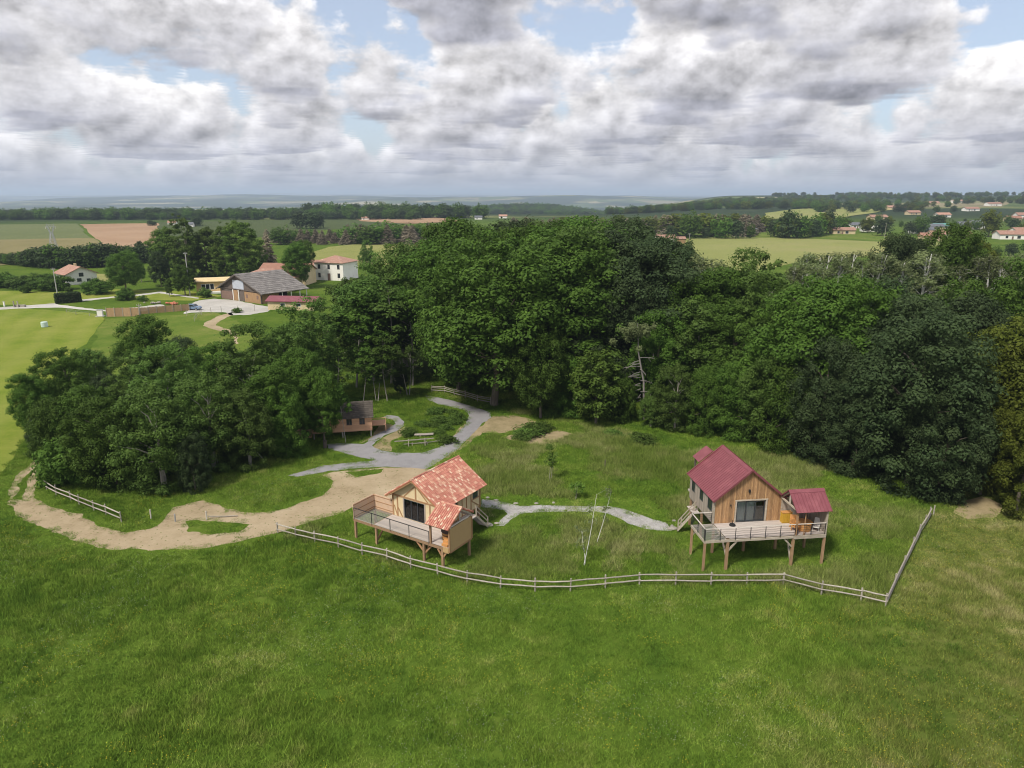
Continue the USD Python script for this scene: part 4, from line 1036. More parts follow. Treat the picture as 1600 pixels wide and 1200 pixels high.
def side_window(parent, u, v0, v1, z0, z1, out, frame='frame_dark'):
    """A small window in a wall that stands at u; out is -1 or 1."""
    f = MB()
    a, b = (u - 0.04, u + 0.03) if out < 0 else (u - 0.03, u + 0.04)
    f.box((a, v0 - 0.06, z0 - 0.06), (b, v0, z1 + 0.06)); f.box((a, v1, z0 - 0.06), (b, v1 + 0.06, z1 + 0.06))
    f.box((a, v0, z0 - 0.06), (b, v1, z0)); f.box((a, v0, z1), (b, v1, z1 + 0.06))
    w = obj('window', f, M[frame], parent)
    c, d = (u - 0.02, u + 0.01) if out < 0 else (u - 0.01, u + 0.02)
    obj('pane', MB().box((c, v0, z0), (d, v1, z1)), M['window_dark'], w)


def wall_with_holes(parent, ring, holes, origin, ex, ey, depth, m, name='wall'):
    p = sg.Polygon(ring)
    for (a, b, c, d) in holes:
        p = p.difference(sg.box(a, b, c, d))
    obj(name, MB().slab(p, origin, ex, ey, depth), m, parent)


def railing(parent, a, b, n, h, top_mat, post_mat, wires=5, top_w=0.07, mesh=False, post=0.045):
    a, b = np.asarray(a, float), np.asarray(b, float)
    for i in range(n + 1):
        p = a + (b - a) * i / n
        obj('railing_post', MB().box((p[0] - post / 2, p[1] - post / 2, p[2] - 0.12), (p[0] + post / 2, p[1] + post / 2, p[2] + h - 0.02)), M[post_mat], parent)
    up = np.array([0, 0, 1.0])
    obj('handrail', MB().beam(a + up * h, b + up * h, top_w, 0.045), M[top_mat], parent)
    m = MB()
    if mesh:
        L = np.linalg.norm(b - a); k = int(L / 0.11)
        for i in range(k + 1):
            p = a + (b - a) * i / k
            m.beam(p + up * 0.06, p + up * (h - 0.03), 0.012)
        m.beam(a + up * 0.06, b + up * 0.06, 0.02)
        obj('wire_mesh', m, M['rope'], parent)
    else:
        for i in range(wires):
            z = h * (i + 0.7) / (wires + 0.4)
            m.beam(a + up * z, b + up * z, 0.014)
        obj('railing_wires', m, M['dark_metal'], parent)


def net_floor(parent, u0, u1, v0, v1, z, s=0.13):
    m = MB()
    for u in np.arange(u0 + s / 2, u1, s):
        m.beam((u, v0, z), (u, v1, z), 0.016)
    for v in np.arange(v0 + s / 2, v1, s):
        m.beam((u0, v, z - 0.008), (u1, v, z - 0.008), 0.016)
    obj('net_floor', m, M['rope'], parent)


def stairs(parent, top, foot, width, n, m, rail=None):
    top, foot = np.asarray(top, float), np.asarray(foot, float)
    run = (foot - top); side = np.array([-run[1], run[0], 0]); side /= np.linalg.norm(side)
    for s in (-1, 1):
        obj('stringer', MB().beam(top + side * s * width / 2, foot + side * s * width / 2, 0.05, 0.17), M[m], parent)
    flat = np.array([run[0], run[1], 0]); flat /= np.linalg.norm(flat)
    for i in range(n):
        c = top + run * (i + 0.5) / n + [0, 0, 0.06]
        obj('tread', MB().beam(c - side * (width / 2 - 0.03), c + side * (width / 2 - 0.03), 0.26, 0.045), M['deck_wood'], parent)
    if rail:
        for s in rail:
            o = side * s * width / 2
            for t in (0.03, 0.97):
                p = top + run * t + o
                obj('stair_post', MB().box((p[0] - 0.045, p[1] - 0.045, p[2] - 0.1), (p[0] + 0.045, p[1] + 0.045, p[2] + 1.0)), M[m], parent)
            for dz in (0.55, 0.98):
                obj('stair_rail', MB().beam(top + o + [0, 0, dz], foot + o + [0, 0, dz], 0.05, 0.09), M[m], parent)


def red_cabin():
    Y0, ZD, W = 0.117, 2.79, 10.42
    t = thing('red_roofed_cabin', (15.65, 52.46, 0), Y0, label='honey-coloured board cabin with a dark red metal roof, on posts, with deck and porch', category='cabin')
    u0, u1, v0, v1, ze, zr = 1.85, 7.83, 2.86, 8.53, 5.02, 7.50
    um = (u0 + u1) / 2
    # posts
    for u, v, w in ((0.05, 0.05, 0.17), (2.0, 0.08, 0.2), (7.66, 0.1, 0.2), (10.35, 0.05, 0.18), (0.05, 2.9, 0.17), (1.98, 2.95, 0.18), (4.8, 2.95, 0.19), (7.7, 2.95, 0.19), (10.3, 2.85, 0.18), (1.98, 5.7, 0.18), (4.8, 5.7, 0.18), (7.7, 5.7, 0.18), (1.98, 8.4, 0.18), (4.8, 8.4, 0.18), (7.7, 8.4, 0.18)):
        obj('post', MB().box((u - w / 2, v - w / 2, -0.3), (u + w / 2, v + w / 2, ZD - 0.26)), M['post_wood'], t)
    for a, b in (((2.1, 0.08, 1.75), (2.75, 0.08, 2.5)), ((7.56, 0.1, 1.75), (6.85, 0.1, 2.5)), ((2.0, 0.2, 1.2), (2.0, 1.5, 2.5)), ((7.66, 0.25, 0.5), (7.66, 1.3, 2.5)), ((2.0, 2.85, 1.3), (2.0, 1.6, 2.5)), ((4.9, 2.95, 1.9), (5.5, 2.95, 2.5)), ((7.6, 2.95, 1.9), (7.0, 2.95, 2.5)), ((0.14, 2.9, 1.9), (0.7, 2.9, 2.5))):
        obj('brace', MB().beam(a, b, 0.11, 0.13), M['beam_wood'], t)
    # frame of the deck
    for a, b, h in (((-0.05, 0.0, ZD - 0.15), (7.6, 0.0, ZD - 0.15), 0.2), ((7.62, -0.03, ZD - 0.17), (W, -0.03, ZD - 0.17), 0.3), ((-0.03, 0.05, ZD - 0.15), (-0.03, 3.0, ZD - 0.15), 0.22), ((W, 0.0, ZD - 0.17), (W, 2.95, ZD - 0.17), 0.28), ((1.84, 0.06, ZD - 0.16), (1.84, 2.8, ZD - 0.16), 0.2), ((0.05, 2.93, ZD - 0.16), (1.8, 2.93, ZD - 0.16), 0.2)):
        obj('deck_beam', MB().beam(a, b, 0.07, h), M['beam_wood'], t)
    for v in (0.35, 1.4, 2.95, 5.7, 8.4):
        obj('floor_beam', MB().beam((1.9, v, ZD - 0.2), (W - 0.1 if v < 2 else u1, v, ZD - 0.2), 0.12, 0.2), M['post_wood'], t)
    n = 19
    for i in range(n):
        a = 0.10 + (v0 - 0.1) * i / n; b = 0.10 + (v0 - 0.1) * (i + 1) / n - 0.012
        e0 = 1.90 + (0.0 if i else 0.25)
        obj('deck_board', MB().box((e0, a, ZD - 0.035), (W - 0.03, b, ZD + rng.uniform(-0.002, 0.002))), M['deck_wood'], t)
    net_floor(t, 0.02, 1.8, 0.05, 2.9, ZD - 0.05)
    for i in range(5):
        u = 1.1 + 0.13 * i
        obj('landing_board', MB().box((u, 5.7, ZD - 0.3), (u + 0.12, 7.1, ZD - 0.262)), M['deck_wood'], t)
    # cabin walls, with a hollow room behind the glass
    du0, du1, dz0, dz1 = 3.86, 6.38, ZD + 0.03, 4.70
    ring = gable_ring(u0, u1, ZD, ze, zr)
    wall_with_holes(t, ring, [(du0, dz0, du1, dz1)], (0, v0 + 0.16, 0), (1, 0, 0), (0, 0, 1), 0.13, M['interior'])
    wall_with_holes(t, ring, [], (0, v1, 0), (1, 0, 0), (0, 0, 1), 0.13, M['grey_clad'])
    for u in (u0, u1 - 0.13):
        obj('wall', MB().box((u, v0 + 0.165, ZD), (u + 0.13, v1 - 0.135, ze - 0.01)), M['interior'], t)
    obj('floor', MB().box((u0, v0 + 0.05, ZD - 0.1), (u1, v1 - 0.02, ZD - 0.004)), M['interior'], t)
    # cladding of the gable, board by board
    p = sg.Polygon(ring).buffer(0).difference(sg.box(du0 - 0.05, dz0 - 0.01, du1 + 0.05, dz1 + 0.05))
    k = 46; bw = (u1 - u0) / k
    for i in range(k):
        a = u0 + i * bw
        q = p.intersection(sg.box(a + 0.005, 0, a + bw - 0.005, 9))
        q = max(getattr(q, 'geoms', [q]), key=lambda g: g.area)
        off = 0.024 + 0.006 * (i % 2)
        obj('cladding_board', MB().slab(q, (0, v0 + 0.027, 0), (1, 0, 0), (0, 0, 1), off), M['gold_clad'], t)
    k = 36; bw = (v1 - v0) / k
    wins = ((3.35, 4.1), (5.35, 5.95), (7.35, 7.9))
    for i in range(k):
        a = v0 + i * bw
        q = sg.box(a + 0.005, ZD, a + bw - 0.005, ze - 0.05)
        for (c, d) in wins:
            q = q.difference(sg.box(c - 0.05, 3.72, d + 0.05, 4.72))
        obj('side_board', MB().slab(q, (u0 - 0.003, 0, 0), (0, 1, 0), (0, 0, 1), -(0.024 + 0.006 * (i % 2))), M['grey_clad'], t)
        obj('side_board', MB().box((u1 + 0.004, a + 0.005, ZD), (u1 + 0.026 + 0.006 * (i % 2), a + bw - 0.005, ze - 0.05)), M['grey_clad'], t)
    for (c, d) in wins:
        side_window(t, u0 - 0.02, c, d, 3.78, 4.66, -1)
    tr = MB()
    tr.box((du0 - 0.16, v0 - 0.045, dz0), (du0 - 0.04, v0 + 0.03, dz1 + 0.05)); tr.box((du1 + 0.04, v0 - 0.045, dz0), (du1 + 0.16, v0 + 0.03, dz1 + 0.05)); tr.box((du0 - 0.2, v0 - 0.05, dz1 + 0.055), (du1 + 0.2, v0 + 0.03, dz1 + 0.17))
    obj('door_surround', tr, M['beam_wood'], t)
    glazed_door(t, du0, du1, dz0, dz1, v0 + 0.06, 3, 'frame_dark')
    c = MB()
    for a in np.arange(du0 + 0.1, du0 + 1.7, 0.14):
        c.tube([(a, v0 + 0.27, dz0), (a, v0 + 0.27, dz1)], 0.075, 8)
    obj('curtain', c, M['curtain'], t)
    obj('corner_board', MB().box((u1 - 0.02, v0 - 0.05, ZD), (u1 + 0.13, v0 + 0.1, ze - 0.15)), M['beam_wood'], t)
    obj('corner_board', MB().box((u0 - 0.10, v0 - 0.05, ZD), (u0 + 0.06, v0 + 0.1, ze - 0.1)), M['beam_wood'], t)
    obj('wall_lamp', MB().box((um - 0.09, v0 - 0.14, 5.55), (um + 0.05, v0 - 0.02, 5.8)), M['dark_metal'], t)
    obj('wall_lamp', MB().box((du0 - 0.62, v0 - 0.1, 4.35), (du0 - 0.55, v0 - 0.02, 4.5)), M['dark_metal'], t)
    # roof: two ribbed sheets, ridge and verge
    oh, f0, f1 = 0.24, v0 - 0.28, v1 + 0.28
    sl = (zr - ze) / (um - u0)
    for s in (-1, 1):
        e = um + s * (um - u0 + oh); z_e = ze - sl * oh
        top = np.array([um, 0, zr + 0.09]); eave = np.array([e, 0, z_e + 0.09])
        nrm = np.array([s * sl, 0, 1.0]); nrm /= np.linalg.norm(nrm)
        quad = [top + [0, f0, 0], top + [0, f1, 0], eave + [0, f1, 0], eave + [0, f0, 0]]
        mb = MB(); v = quad + [q - nrm * 0.05 for q in quad]
        f = np.array([[0, 1, 2, 3], [7, 6, 5, 4], [0, 3, 7, 4], [1, 5, 6, 2], [3, 2, 6, 7], [0, 4, 5, 1]])
        mb.add(v, f if s > 0 else f[:, ::-1])
        roof = obj('roof', mb, M['red_metal'], t)
        for vv in np.arange(f0 + 0.12, f1, 0.33):
            obj('roof_rib', MB().beam(top + [0, vv, 0] + nrm * 0.012, eave + [0, vv, 0] + nrm * 0.012, 0.045, 0.03, up=nrm), M['red_metal'], roof)
        for vv in (f0, f1):
            obj('verge_trim', MB().beam(top + [0, vv, -0.02] + nrm * 0.03, eave + [0, vv, -0.02] + nrm * 0.03, 0.10, 0.17, up=nrm), M['red_metal'], roof)
    rc = MB()
    for s in (-1, 1):
        nrm = np.array([s * sl, 0, 1.0]); nrm /= np.linalg.norm(nrm); d = np.array([s, 0, -sl]) / math.hypot(1, sl)
        rc.beam((um + d[0] * 0.15, f0 - 0.02, zr + 0.135 + d[2] * 0.15), (um + d[0] * 0.15, f1 + 0.02, zr + 0.135 + d[2] * 0.15), 0.30, 0.02, up=nrm)
    obj('ridge_cap', rc, M['red_metal'], t)
    # the lower roof behind, over the entrance
    mb = MB()
    for s in (-1, 1):
        w, drop, zc, a, b = 1.25, 1.0, 7.02, 8.86, 10.4
        uc = 3.9
        mb.beam((uc + s * w / 2, a, zc - drop / 2), (uc + s * w / 2, b, zc - drop / 2), math.hypot(w, drop), 0.06, up=(s * drop, 0, w))
    rear = obj('rear_roof', mb, M['red_metal'], t)
    for u in (2.9, 4.9):
        obj('rear_post', MB().box((u - 0.07, 10.2, -0.2), (u + 0.07, 10.34, 6.0)), M['old_boards'], t)
    obj('rear_platform', MB().box((2.4, 8.56, ZD - 0.2), (5.4, 10.4, ZD - 0.05)), M['deck_wood'], t)
    # porch at the right end of the deck
    a0, a1, b0, b1 = 7.78, 10.42, 0.02, 2.84
    for u, v in ((a0 + 0.02, b0 + 0.02), (a1 - 0.05, b0 + 0.02), (a1 - 0.05, b1 - 0.03), (8.5, b0 + 0.02)):
        w = 0.14 if u != 8.5 else 0.07
        obj('porch_post', MB().box((u - w / 2, v - w / 2, ZD), (u + w / 2, v + w / 2, 4.86)), M['fresh_timber'] if u < 10 else M['beam_wood'], t)
    for v in (b0 + 0.02, b1 - 0.03):
        obj('porch_plate', MB().beam((a0 - 0.05, v, 4.93), (a1 + 0.02, v, 4.93), 0.13, 0.13), M['beam_wood'], t)
    for u in (a0, a1 - 0.05):
        obj('porch_tie', MB().beam((u, b0 + 0.1, 4.93), (u, b1 - 0.1, 4.93), 0.12, 0.12), M['beam_wood'], t)
        for s in (-1, 1):
            obj('porch_rafter', MB().beam((u, 1.42 + s * 1.36, 5.02), (u, 1.42, 6.06), 0.11, 0.14), M['beam_wood'], t)
        obj('king_post', MB().beam((u, 1.42, 5.0), (u, 1.42, 5.98), 0.1), M['pale_rail'], t)
    for i in range(18):
        u = a0 + 0.08 + (a1 - a0 - 0.2) * i / 18
        obj('porch_board', MB().box((u, b1 - 0.02, ZD), (u + 0.135, b1 + 0.01 + 0.006 * (i % 2), 4.8)), M['grey_clad'], t)
    for i in range(18):
        v = b0 + 0.12 + (b1 - b0 - 0.2) * i / 18
        obj('porch_board', MB().box((a1 - 0.03, v, ZD), (a1 + 0.006 * (i % 2), v + 0.14, 4.8)), M['grey_clad'], t)
    for s in (-1, 1):
        nrm = np.array([0, s * 0.8, 1.0]); nrm /= np.linalg.norm(nrm)
        top = np.array([0, 1.42, 6.17]); eave = np.array([0, 1.42 + s * 1.62, 6.17 - 1.3])
        mid = (top + eave) / 2
        pr = obj('porch_roof', MB().beam(mid + [a0 - 0.22, 0, 0], mid + [a1 + 0.22, 0, 0], np.linalg.norm(top - eave), 0.05, up=nrm), M['red_metal'], t)
        for u in np.linspace(a0 - 0.18, a1 + 0.18, 11):
            obj('roof_rib', MB().beam(top + [u, 0, 0] + nrm * 0.04, eave + [u, 0, 0] + nrm * 0.04, 0.05, 0.045, up=nrm), M['red_metal'], pr)
    obj('porch_ridge', MB().beam((a0 - 0.24, 1.42 - 0.12, 6.14), (a1 + 0.24, 1.42 - 0.12, 6.14), 0.34, 0.03, up=(0, -0.8, 1)).beam((a0 - 0.24, 1.42 + 0.12, 6.14), (a1 + 0.24, 1.42 + 0.12, 6.14), 0.34, 0.03, up=(0, 0.8, 1)), M['red_metal'], t)
    # railings and stairs
    railing(t, (0.0, -0.02, ZD), (7.7, -0.02, ZD), 6, 1.0, 'pale_rail', 'dark_metal')
    railing(t, (7.86, -0.02, ZD), (W - 0.12, -0.02, ZD), 2, 1.0, 'pale_rail', 'dark_metal')
    railing(t, (-0.02, 0.1, ZD), (-0.02, 2.95, ZD), 2, 1.0, 'pale_rail', 'dark_metal')
    railing(t, (0.1, 2.98, ZD), (1.75, 2.98, ZD), 1, 1.0, 'pale_rail', 'dark_metal')
    stairs(t, (1.7, 6.3, ZD - 0.35), (0.55, 7.25, 0.2), 0.8, 8, 'beam_wood', rail=(1, -1))
    obj('doorstep', MB().sphere((0.1, 7.7, 0.05), 0.4, 1, (1.2, 0.8, 0.45)), M['stone'], t)
    return t, ZD


def put(cabin_loc, yaw, u, v, z):
    c, s = math.cos(yaw), math.sin(yaw)
    return (cabin_loc[0] + u * c - v * s, cabin_loc[1] + u * s + v * c, z)


red_cabin()
RC, RY, RZ = (15.65, 52.46), 0.117, 2.792


def furniture():
    t = thing('cupboard', put(RC, RY, 8.15, 2.45, RZ), RY, label='bright yellow cupboard against the back of the red-roofed porch', category='cupboard')
    obj('body', MB().box((-0.42, -0.22, 0.0), (0.42, 0.22, 0.92)), M['yellow_paint'], t)
    obj('top', MB().box((-0.45, -0.25, 0.923), (0.45, 0.25, 0.96)), M['orange_wood'], t)
    for s in (-0.21, 0.21):
        obj('door', MB().box((s - 0.19, -0.245, 0.08), (s + 0.19, -0.223, 0.87)), M['yellow_paint'], t)
    t = thing('round_table', put(RC, RY, 9.0, 0.9, RZ), RY, label='round orange wood table on the porch behind the railing', category='table')
    obj('tabletop', MB().disc((0, 0, 0.70), 0.62, 0.05, 20), M['orange_wood'], t)
    obj('drum_base', MB().disc((0, 0, 0.0), 0.5, 0.695, 16, 0.55), M['orange_wood'], t)
    for i, (u, v) in enumerate(((8.15, 0.75), (8.35, 1.6))):
        t = thing('wooden_armchair', put(RC, RY, u, v, RZ), RY + 0.4 - 0.9 * i, label=('orange wooden chair left of the round table on the porch', 'wooden chair before the yellow cupboard on the porch')[i], category='chair', group=None)
        obj('seat', MB().box((-0.27, -0.27, 0.38), (0.27, 0.27, 0.44)), M['orange_wood'], t)
        obj('backrest', MB().beam((0, 0.27, 0.42), (0, 0.37, 0.92), 0.54, 0.04, up=(0, 1, 0)), M['orange_wood'], t)
        for a in (-0.24, 0.24):
            for b in (-0.24, 0.24):
                obj('leg', MB().box((a - 0.03, b - 0.03, 0), (a + 0.03, b + 0.03, 0.38)), M['orange_wood'], t)
            obj('armrest', MB().box((a - 0.04, -0.27, 0.62), (a + 0.04, 0.3, 0.66)), M['orange_wood'], t)
    t = thing('deck_chair', put(RC, RY, 9.95, 0.75, RZ), RY - 0.7, label='white reclining chair in the right corner of the porch', category='chair')
    obj('seat', MB().beam((0, -0.35, 0.36), (0, 0.2, 0.28), 0.5, 0.05), M['white_plastic'], t)
    obj('backrest', MB().beam((0, 0.2, 0.28), (0, 0.62, 0.85), 0.5, 0.05, up=(0, 1, 0)), M['white_plastic'], t)
    for s in (-0.24, 0.24):
        obj('leg', MB().beam((s, -0.3, 0), (s, -0.1, 0.34), 0.04), M['white_plastic'], t)
        obj('leg', MB().beam((s, 0.45, 0), (s, 0.15, 0.3), 0.04), M['white_plastic'], t)
    t = thing('parasol_base', put(RC, RY, 3.35, 2.35, RZ), 0, label='round black parasol base with a short tube on the deck', category='parasol base')
    obj('base', MB().disc((0, 0, 0), 0.28, 0.12, 18, 0.24), M['rubber'], t)
    obj('tube', MB().tube([(0, 0, 0.12), (0, 0, 0.5)], 0.03, 8), M['dark_metal'], t)


furniture()


# ------------------------------------------------------------------ the half-timbered cabin with the tiled roof
def tile_mesh(w=0.185, l=0.36, h=0.07, seg=4):
    a = np.linspace(0, np.pi, seg + 1)
    v, f = [], []
    for k, (y, s) in enumerate(((0, 1.0), (l, 0.82))):
        v += [(-w / 2 * s * math.cos(x), y, h * s * math.sin(x) + (0.0 if k else 0.02)) for x in a]
    n = seg + 1
    for i in range(seg):
        f.append((i, i + 1, n + i + 1)); f.append((i, n + i + 1, n + i))
    f += [(0, seg, i) for i in range(1, seg)][:0]
    for i in range(1, seg):
        f.append((0, i + 1, i))
    return np.array(v), np.array(f)[:, ::-1]


TILE = tile_mesh()


def tiled_slope(parent, ridge0, ridge1, down, length, singly, base_mat='tile'):
    """A slope of barrel tiles under a line of the ridge; down is the unit vector down the slope."""
    r0, r1, down = (np.asarray(q, float) for q in (ridge0, ridge1, down))
    along = r1 - r0; W = np.linalg.norm(along); along /= W
    nrm = np.cross(along, down); nrm *= np.sign(nrm[2])
    mid = (r0 + r1) / 2 + down * length / 2
    roof = obj('roof', MB().beam(mid - along * W / 2, mid + along * W / 2, length, 0.06, up=nrm), M[base_mat], parent)
    nu, nv = int(round(W / 0.20)), int(round(length / 0.29))
    B = np.stack([along, -down, nrm])
    if np.linalg.det(B) < 0:
        B[0] *= -1
    many = MB()
    for j in range(nv):
        for i in range(nu):
            o = r0 + along * W * (i + 0.5) / nu + down * (length * (j + 1) / nv + 0.02) + nrm * (0.035 + rng.uniform(0, 0.012))
            a = rng.normal() * 0.02
            c, s = math.cos(a), math.sin(a)
            v = TILE[0] @ np.array([[c, s, 0], [-s, c, 0], [0, 0, 1]]) @ B + o
            if singly and (nv - 1 - j) * nu + i < 300:                 # the tiles nearest to the eaves and the eye
                obj('roof_tile', (v, TILE[1]), any_tile(), roof)
            else:
                many.add(v, TILE[1])
    k = many.n // len(TILE[0])
    tone(obj('roof_tiles', many, M['tile_many'], roof, kind='stuff'), np.repeat(rng.random(k), len(TILE[0])))
    return roof


def tiled_cabin():
    Y0, ZD = -0.569, 1.895
    t = thing('tiled_cabin', (-14.16, 58.41, 0), Y0, label='cream half-timbered cabin with a mottled orange tile roof, on posts, with a long deck', category='cabin')
    u0, u1, v0, v1, ze, zr, W = 2.42, 7.94, 2.5, 8.36, 4.06, 5.92, 10.79
    um = (u0 + u1) / 2; sl = (zr - ze) / (um - u0)
    for u, v, w in ((0.08, 0.08, 0.18), (2.55, 0.12, 0.18), (7.95, 0.12, 0.19), (10.0, 0.05, 0.20), (10.6, 2.9, 0.19), (0.08, 2.6, 0.17), (2.6, 2.7, 0.17), (5.2, 2.7, 0.17), (7.8, 2.9, 0.17), (2.6, 5.5, 0.17), (5.2, 5.5, 0.17), (7.8, 5.5, 0.17), (2.6, 8.2, 0.17), (5.2, 8.2, 0.17), (7.8, 8.25, 0.18)):
        obj('post', MB().box((u - w / 2, v - w / 2, -0.5), (u + w / 2, v + w / 2, ZD - 0.24)), M['post_wood'], t)
    for a, b in (((2.55, 0.2, 0.35), (2.55, 1.5, 1.62)), ((7.85, 0.12, 0.95), (7.15, 0.12, 1.62)), ((7.95, 0.2, 0.7), (8.75, 0.35, 1.62)), ((10.1, 0.05, 1.05), (10.45, 0.05, 1.6)), ((9.9, 0.05, 1.05), (9.5, 0.05, 1.6)), ((7.95, 0.2, 0.5), (7.95, 1.3, 1.62))):
        obj('brace', MB().beam(a, b, 0.11, 0.13), M['fresh_timber'], t)
    for a, b, h in (((-0.05, 0, ZD - 0.13), (W, 0, ZD - 0.13), 0.22), ((-0.03, 0.05, ZD - 0.13), (-0.03, 2.7, ZD - 0.13), 0.2), ((2.3, 0.06, ZD - 0.13), (2.3, 2.45, ZD - 0.13), 0.2), ((0.05, 2.66, ZD - 0.13), (2.3, 2.66, ZD - 0.13), 0.2)):
        obj('deck_beam', MB().beam(a, b, 0.08, h), M['post_wood'], t)
    for v in (0.4, 1.6, 2.75, 5.5, 8.2):
        obj('floor_beam', MB().beam((2.4, v, ZD - 0.17), (W - 0.2 if v < 2.6 else u1, v, ZD - 0.17), 0.12, 0.18), M['post_wood'], t)
    n = 17
    for i in range(n):
        a = 0.12 + (v0 - 0.12) * i / n; b = 0.12 + (v0 - 0.12) * (i + 1) / n - 0.012
        obj('deck_board', MB().box((2.36, a, ZD - 0.035), (W - 0.05, b, ZD + rng.uniform(-0.002, 0.002))), M['deck_wood'], t)
    for i in range(4):
        obj('deck_board', MB().box((8.0, v0 + 0.145 * i, ZD - 0.035), (W - 0.05, v0 + 0.145 * i + 0.133, ZD)), M['deck_wood'], t)
    net_floor(t, 0.02, 2.26, 0.05, 2.62, ZD - 0.05)
    # walls
    du0, du1, dz0, dz1 = 3.80, 6.12, ZD + 0.04, 3.78
    ring = gable_ring(u0, u1, ZD, ze, zr)
    wall_with_holes(t, ring, [(du0, dz0, du1, dz1)], (0, v0 + 0.15, 0), (1, 0, 0), (0, 0, 1), 0.15, M['cream_wall'])
    wall_with_holes(t, ring, [], (0, v1, 0), (1, 0, 0), (0, 0, 1), 0.15, M['cream_wall'])
    for u in (u0, u1 - 0.15):
        obj('wall', MB().box((u, v0 + 0.155, ZD - 0.1), (u + 0.15, v1 - 0.155, ze - 0.01)), M['cream_wall'], t)
    obj('floor', MB().box((u0 + 0.01, v0 + 0.02, ZD - 0.1), (u1 - 0.01, v1 - 0.02, ZD - 0.006)), M['interior'], t)
    obj('room_lining', MB().box((u0 + 0.2, v0 + 2.6, ZD), (u1 - 0.2, v0 + 2.7, ze)), M['interior'], t)
    F = lambda a, b, w=0.13: obj('timber', MB().beam((a[0], v0 - 0.012, a[1]), (b[0], v0 - 0.012, b[1]), 0.05, w, up=(b[1] - a[1], 0, a[0] - b[0])), M['fresh_timber'], t)
    F((u0 + 0.07, ZD), (u0 + 0.07, ze - 0.02), 0.16); F((u1 - 0.07, ZD), (u1 - 0.07, ze - 0.02), 0.16)
    F((u0 + 0.16, 3.92), (u1 - 0.16, 3.92), 0.15)
    F((3.02, ZD), (3.02, 3.84)); F((um, 4.0), (um, zr - 0.25), 0.14)
    F((2.62, 2.9), (2.95, ZD + 0.1), 0.10); F((3.09, 2.75), (3.55, ZD + 0.06), 0.10)
    F((6.75, ZD), (6.75, 3.84))
    F((um - 0.1, 5.2), (um - 1.35, 4.02), 0.10); F((um + 0.1, 5.2), (um + 1.35, 4.02), 0.10)
    obj('door_surround', MB().box((du0 - 0.12, v0 - 0.04, dz0), (du0 - 0.005, v0 + 0.0, dz1 + 0.06)).box((du1 + 0.005, v0 - 0.04, dz0), (du1 + 0.12, v0 + 0.0, dz1 + 0.06)), M['grey_clad'], t)
    glazed_door(t, du0, du1, dz0, dz1, v0 + 0.03, 3, 'frame_dark')
    S = lambda a, b, w=0.12: obj('timber', MB().beam((u1 + 0.012, a[0], a[1]), (u1 + 0.012, b[0], b[1]), 0.05, w, up=(0, b[1] - a[1], a[0] - b[0])), M['fresh_timber'], t)
    S((v1 - 0.07, ZD - 0.1), (v1 - 0.07, ze - 0.03), 0.16); S((v0 + 0.07, ZD), (v0 + 0.07, ze - 0.03), 0.16)
    S((v0 + 0.2, ZD - 0.05), (v1 - 0.17, ZD - 0.05), 0.14); S((v0 + 0.2, ze - 0.1), (v1 - 0.17, ze - 0.1), 0.12)
    for v in (4.9, 5.55, 6.2):
        S((v, ZD + 0.03), (v, ze - 0.17), 0.10)
    S((6.9, ZD + 0.03), (6.9, ze - 0.17), 0.12); S((6.97, 2.9), (v1 - 0.17, 2.9), 0.10); S((6.99, 2.83), (v1 - 0.2, ZD + 0.08), 0.09)
    side_window(t, u1 + 0.02, 7.25, 7.85, 3.05, 3.85, 1)
    side_window(t, u1 + 0.02, 3.9, 4.7, 3.0, 3.8, 1)
    # roof
    f0, f1, oh = v0 - 0.55, v1 + 0.5, 0.42
    for s in (1, -1):
        d = np.array([s, 0, -sl]); L = (um - u0 + oh) * math.hypot(1, sl); d /= np.linalg.norm(d)
        tiled_slope(t, (um, f0, zr + 0.08), (um, f1, zr + 0.08), d, L, s > 0)
        for v in (f0 + 0.08, v0 - 0.12):
            obj('rafter', MB().beam((um, v, zr - 0.04), (um + d[0] * (L - 0.1), v, zr - 0.04 + d[2] * (L - 0.1)), 0.09, 0.14), M['fresh_timber'], t)
    for k in range(19):
        v = f0 + (f1 - f0) * (k + 0.5) / 19
        obj('ridge_tile', MB().tube([(um, v - 0.2, zr + 0.15), (um, v + 0.2, zr + 0.13)], 0.10, 8), any_tile(), t)
    for z, uu in ((zr - 0.1, um), (ze + 0.02, u0 + 0.1), (ze + 0.02, u1 - 0.1)):
        obj('purlin', MB().beam((uu, f0 + 0.05, z - 0.03), (uu, v0 + 0.02, z - 0.03), 0.12, 0.15), M['fresh_timber'], t)
    # little house over the deck corner
    a0, a1, vr = 8.55, 10.95, 1.75
    for u, v in ((8.72, 0.1), (10.68, 0.1), (10.68, 3.0), (8.5, 2.95)):
        obj('tower_post', MB().box((u - 0.075, v - 0.075, ZD), (u + 0.075, v + 0.075, 3.72)), M['post_wood'], t)
    for v in (0.1, 3.0):
        obj('tower_plate', MB().beam((a0, v, 3.78), (a1 - 0.1, v, 3.78), 0.12, 0.12), M['pale_rail'], t)
    obj('tower_plate', MB().beam((10.68, 0.17, 3.78), (10.68, 2.93, 3.78), 0.12, 0.12), M['pale_rail'], t)
    obj('tower_strut', MB().beam((10.68, 1.55, 3.85), (10.68, 1.55, 4.75), 0.08), M['pale_rail'], t)
    for s, e in ((-1, 0.0), (1, 3.1)):
        obj('tower_rafter', MB().beam((10.7, e, 3.84), (10.7, 1.55, 4.85), 0.08, 0.12), M['pale_rail'], t)
    obj('mat_panel', MB().box((10.74, 0.0, ZD - 0.25), (10.78, 3.06, 3.68)), M['mat_panel'], t)
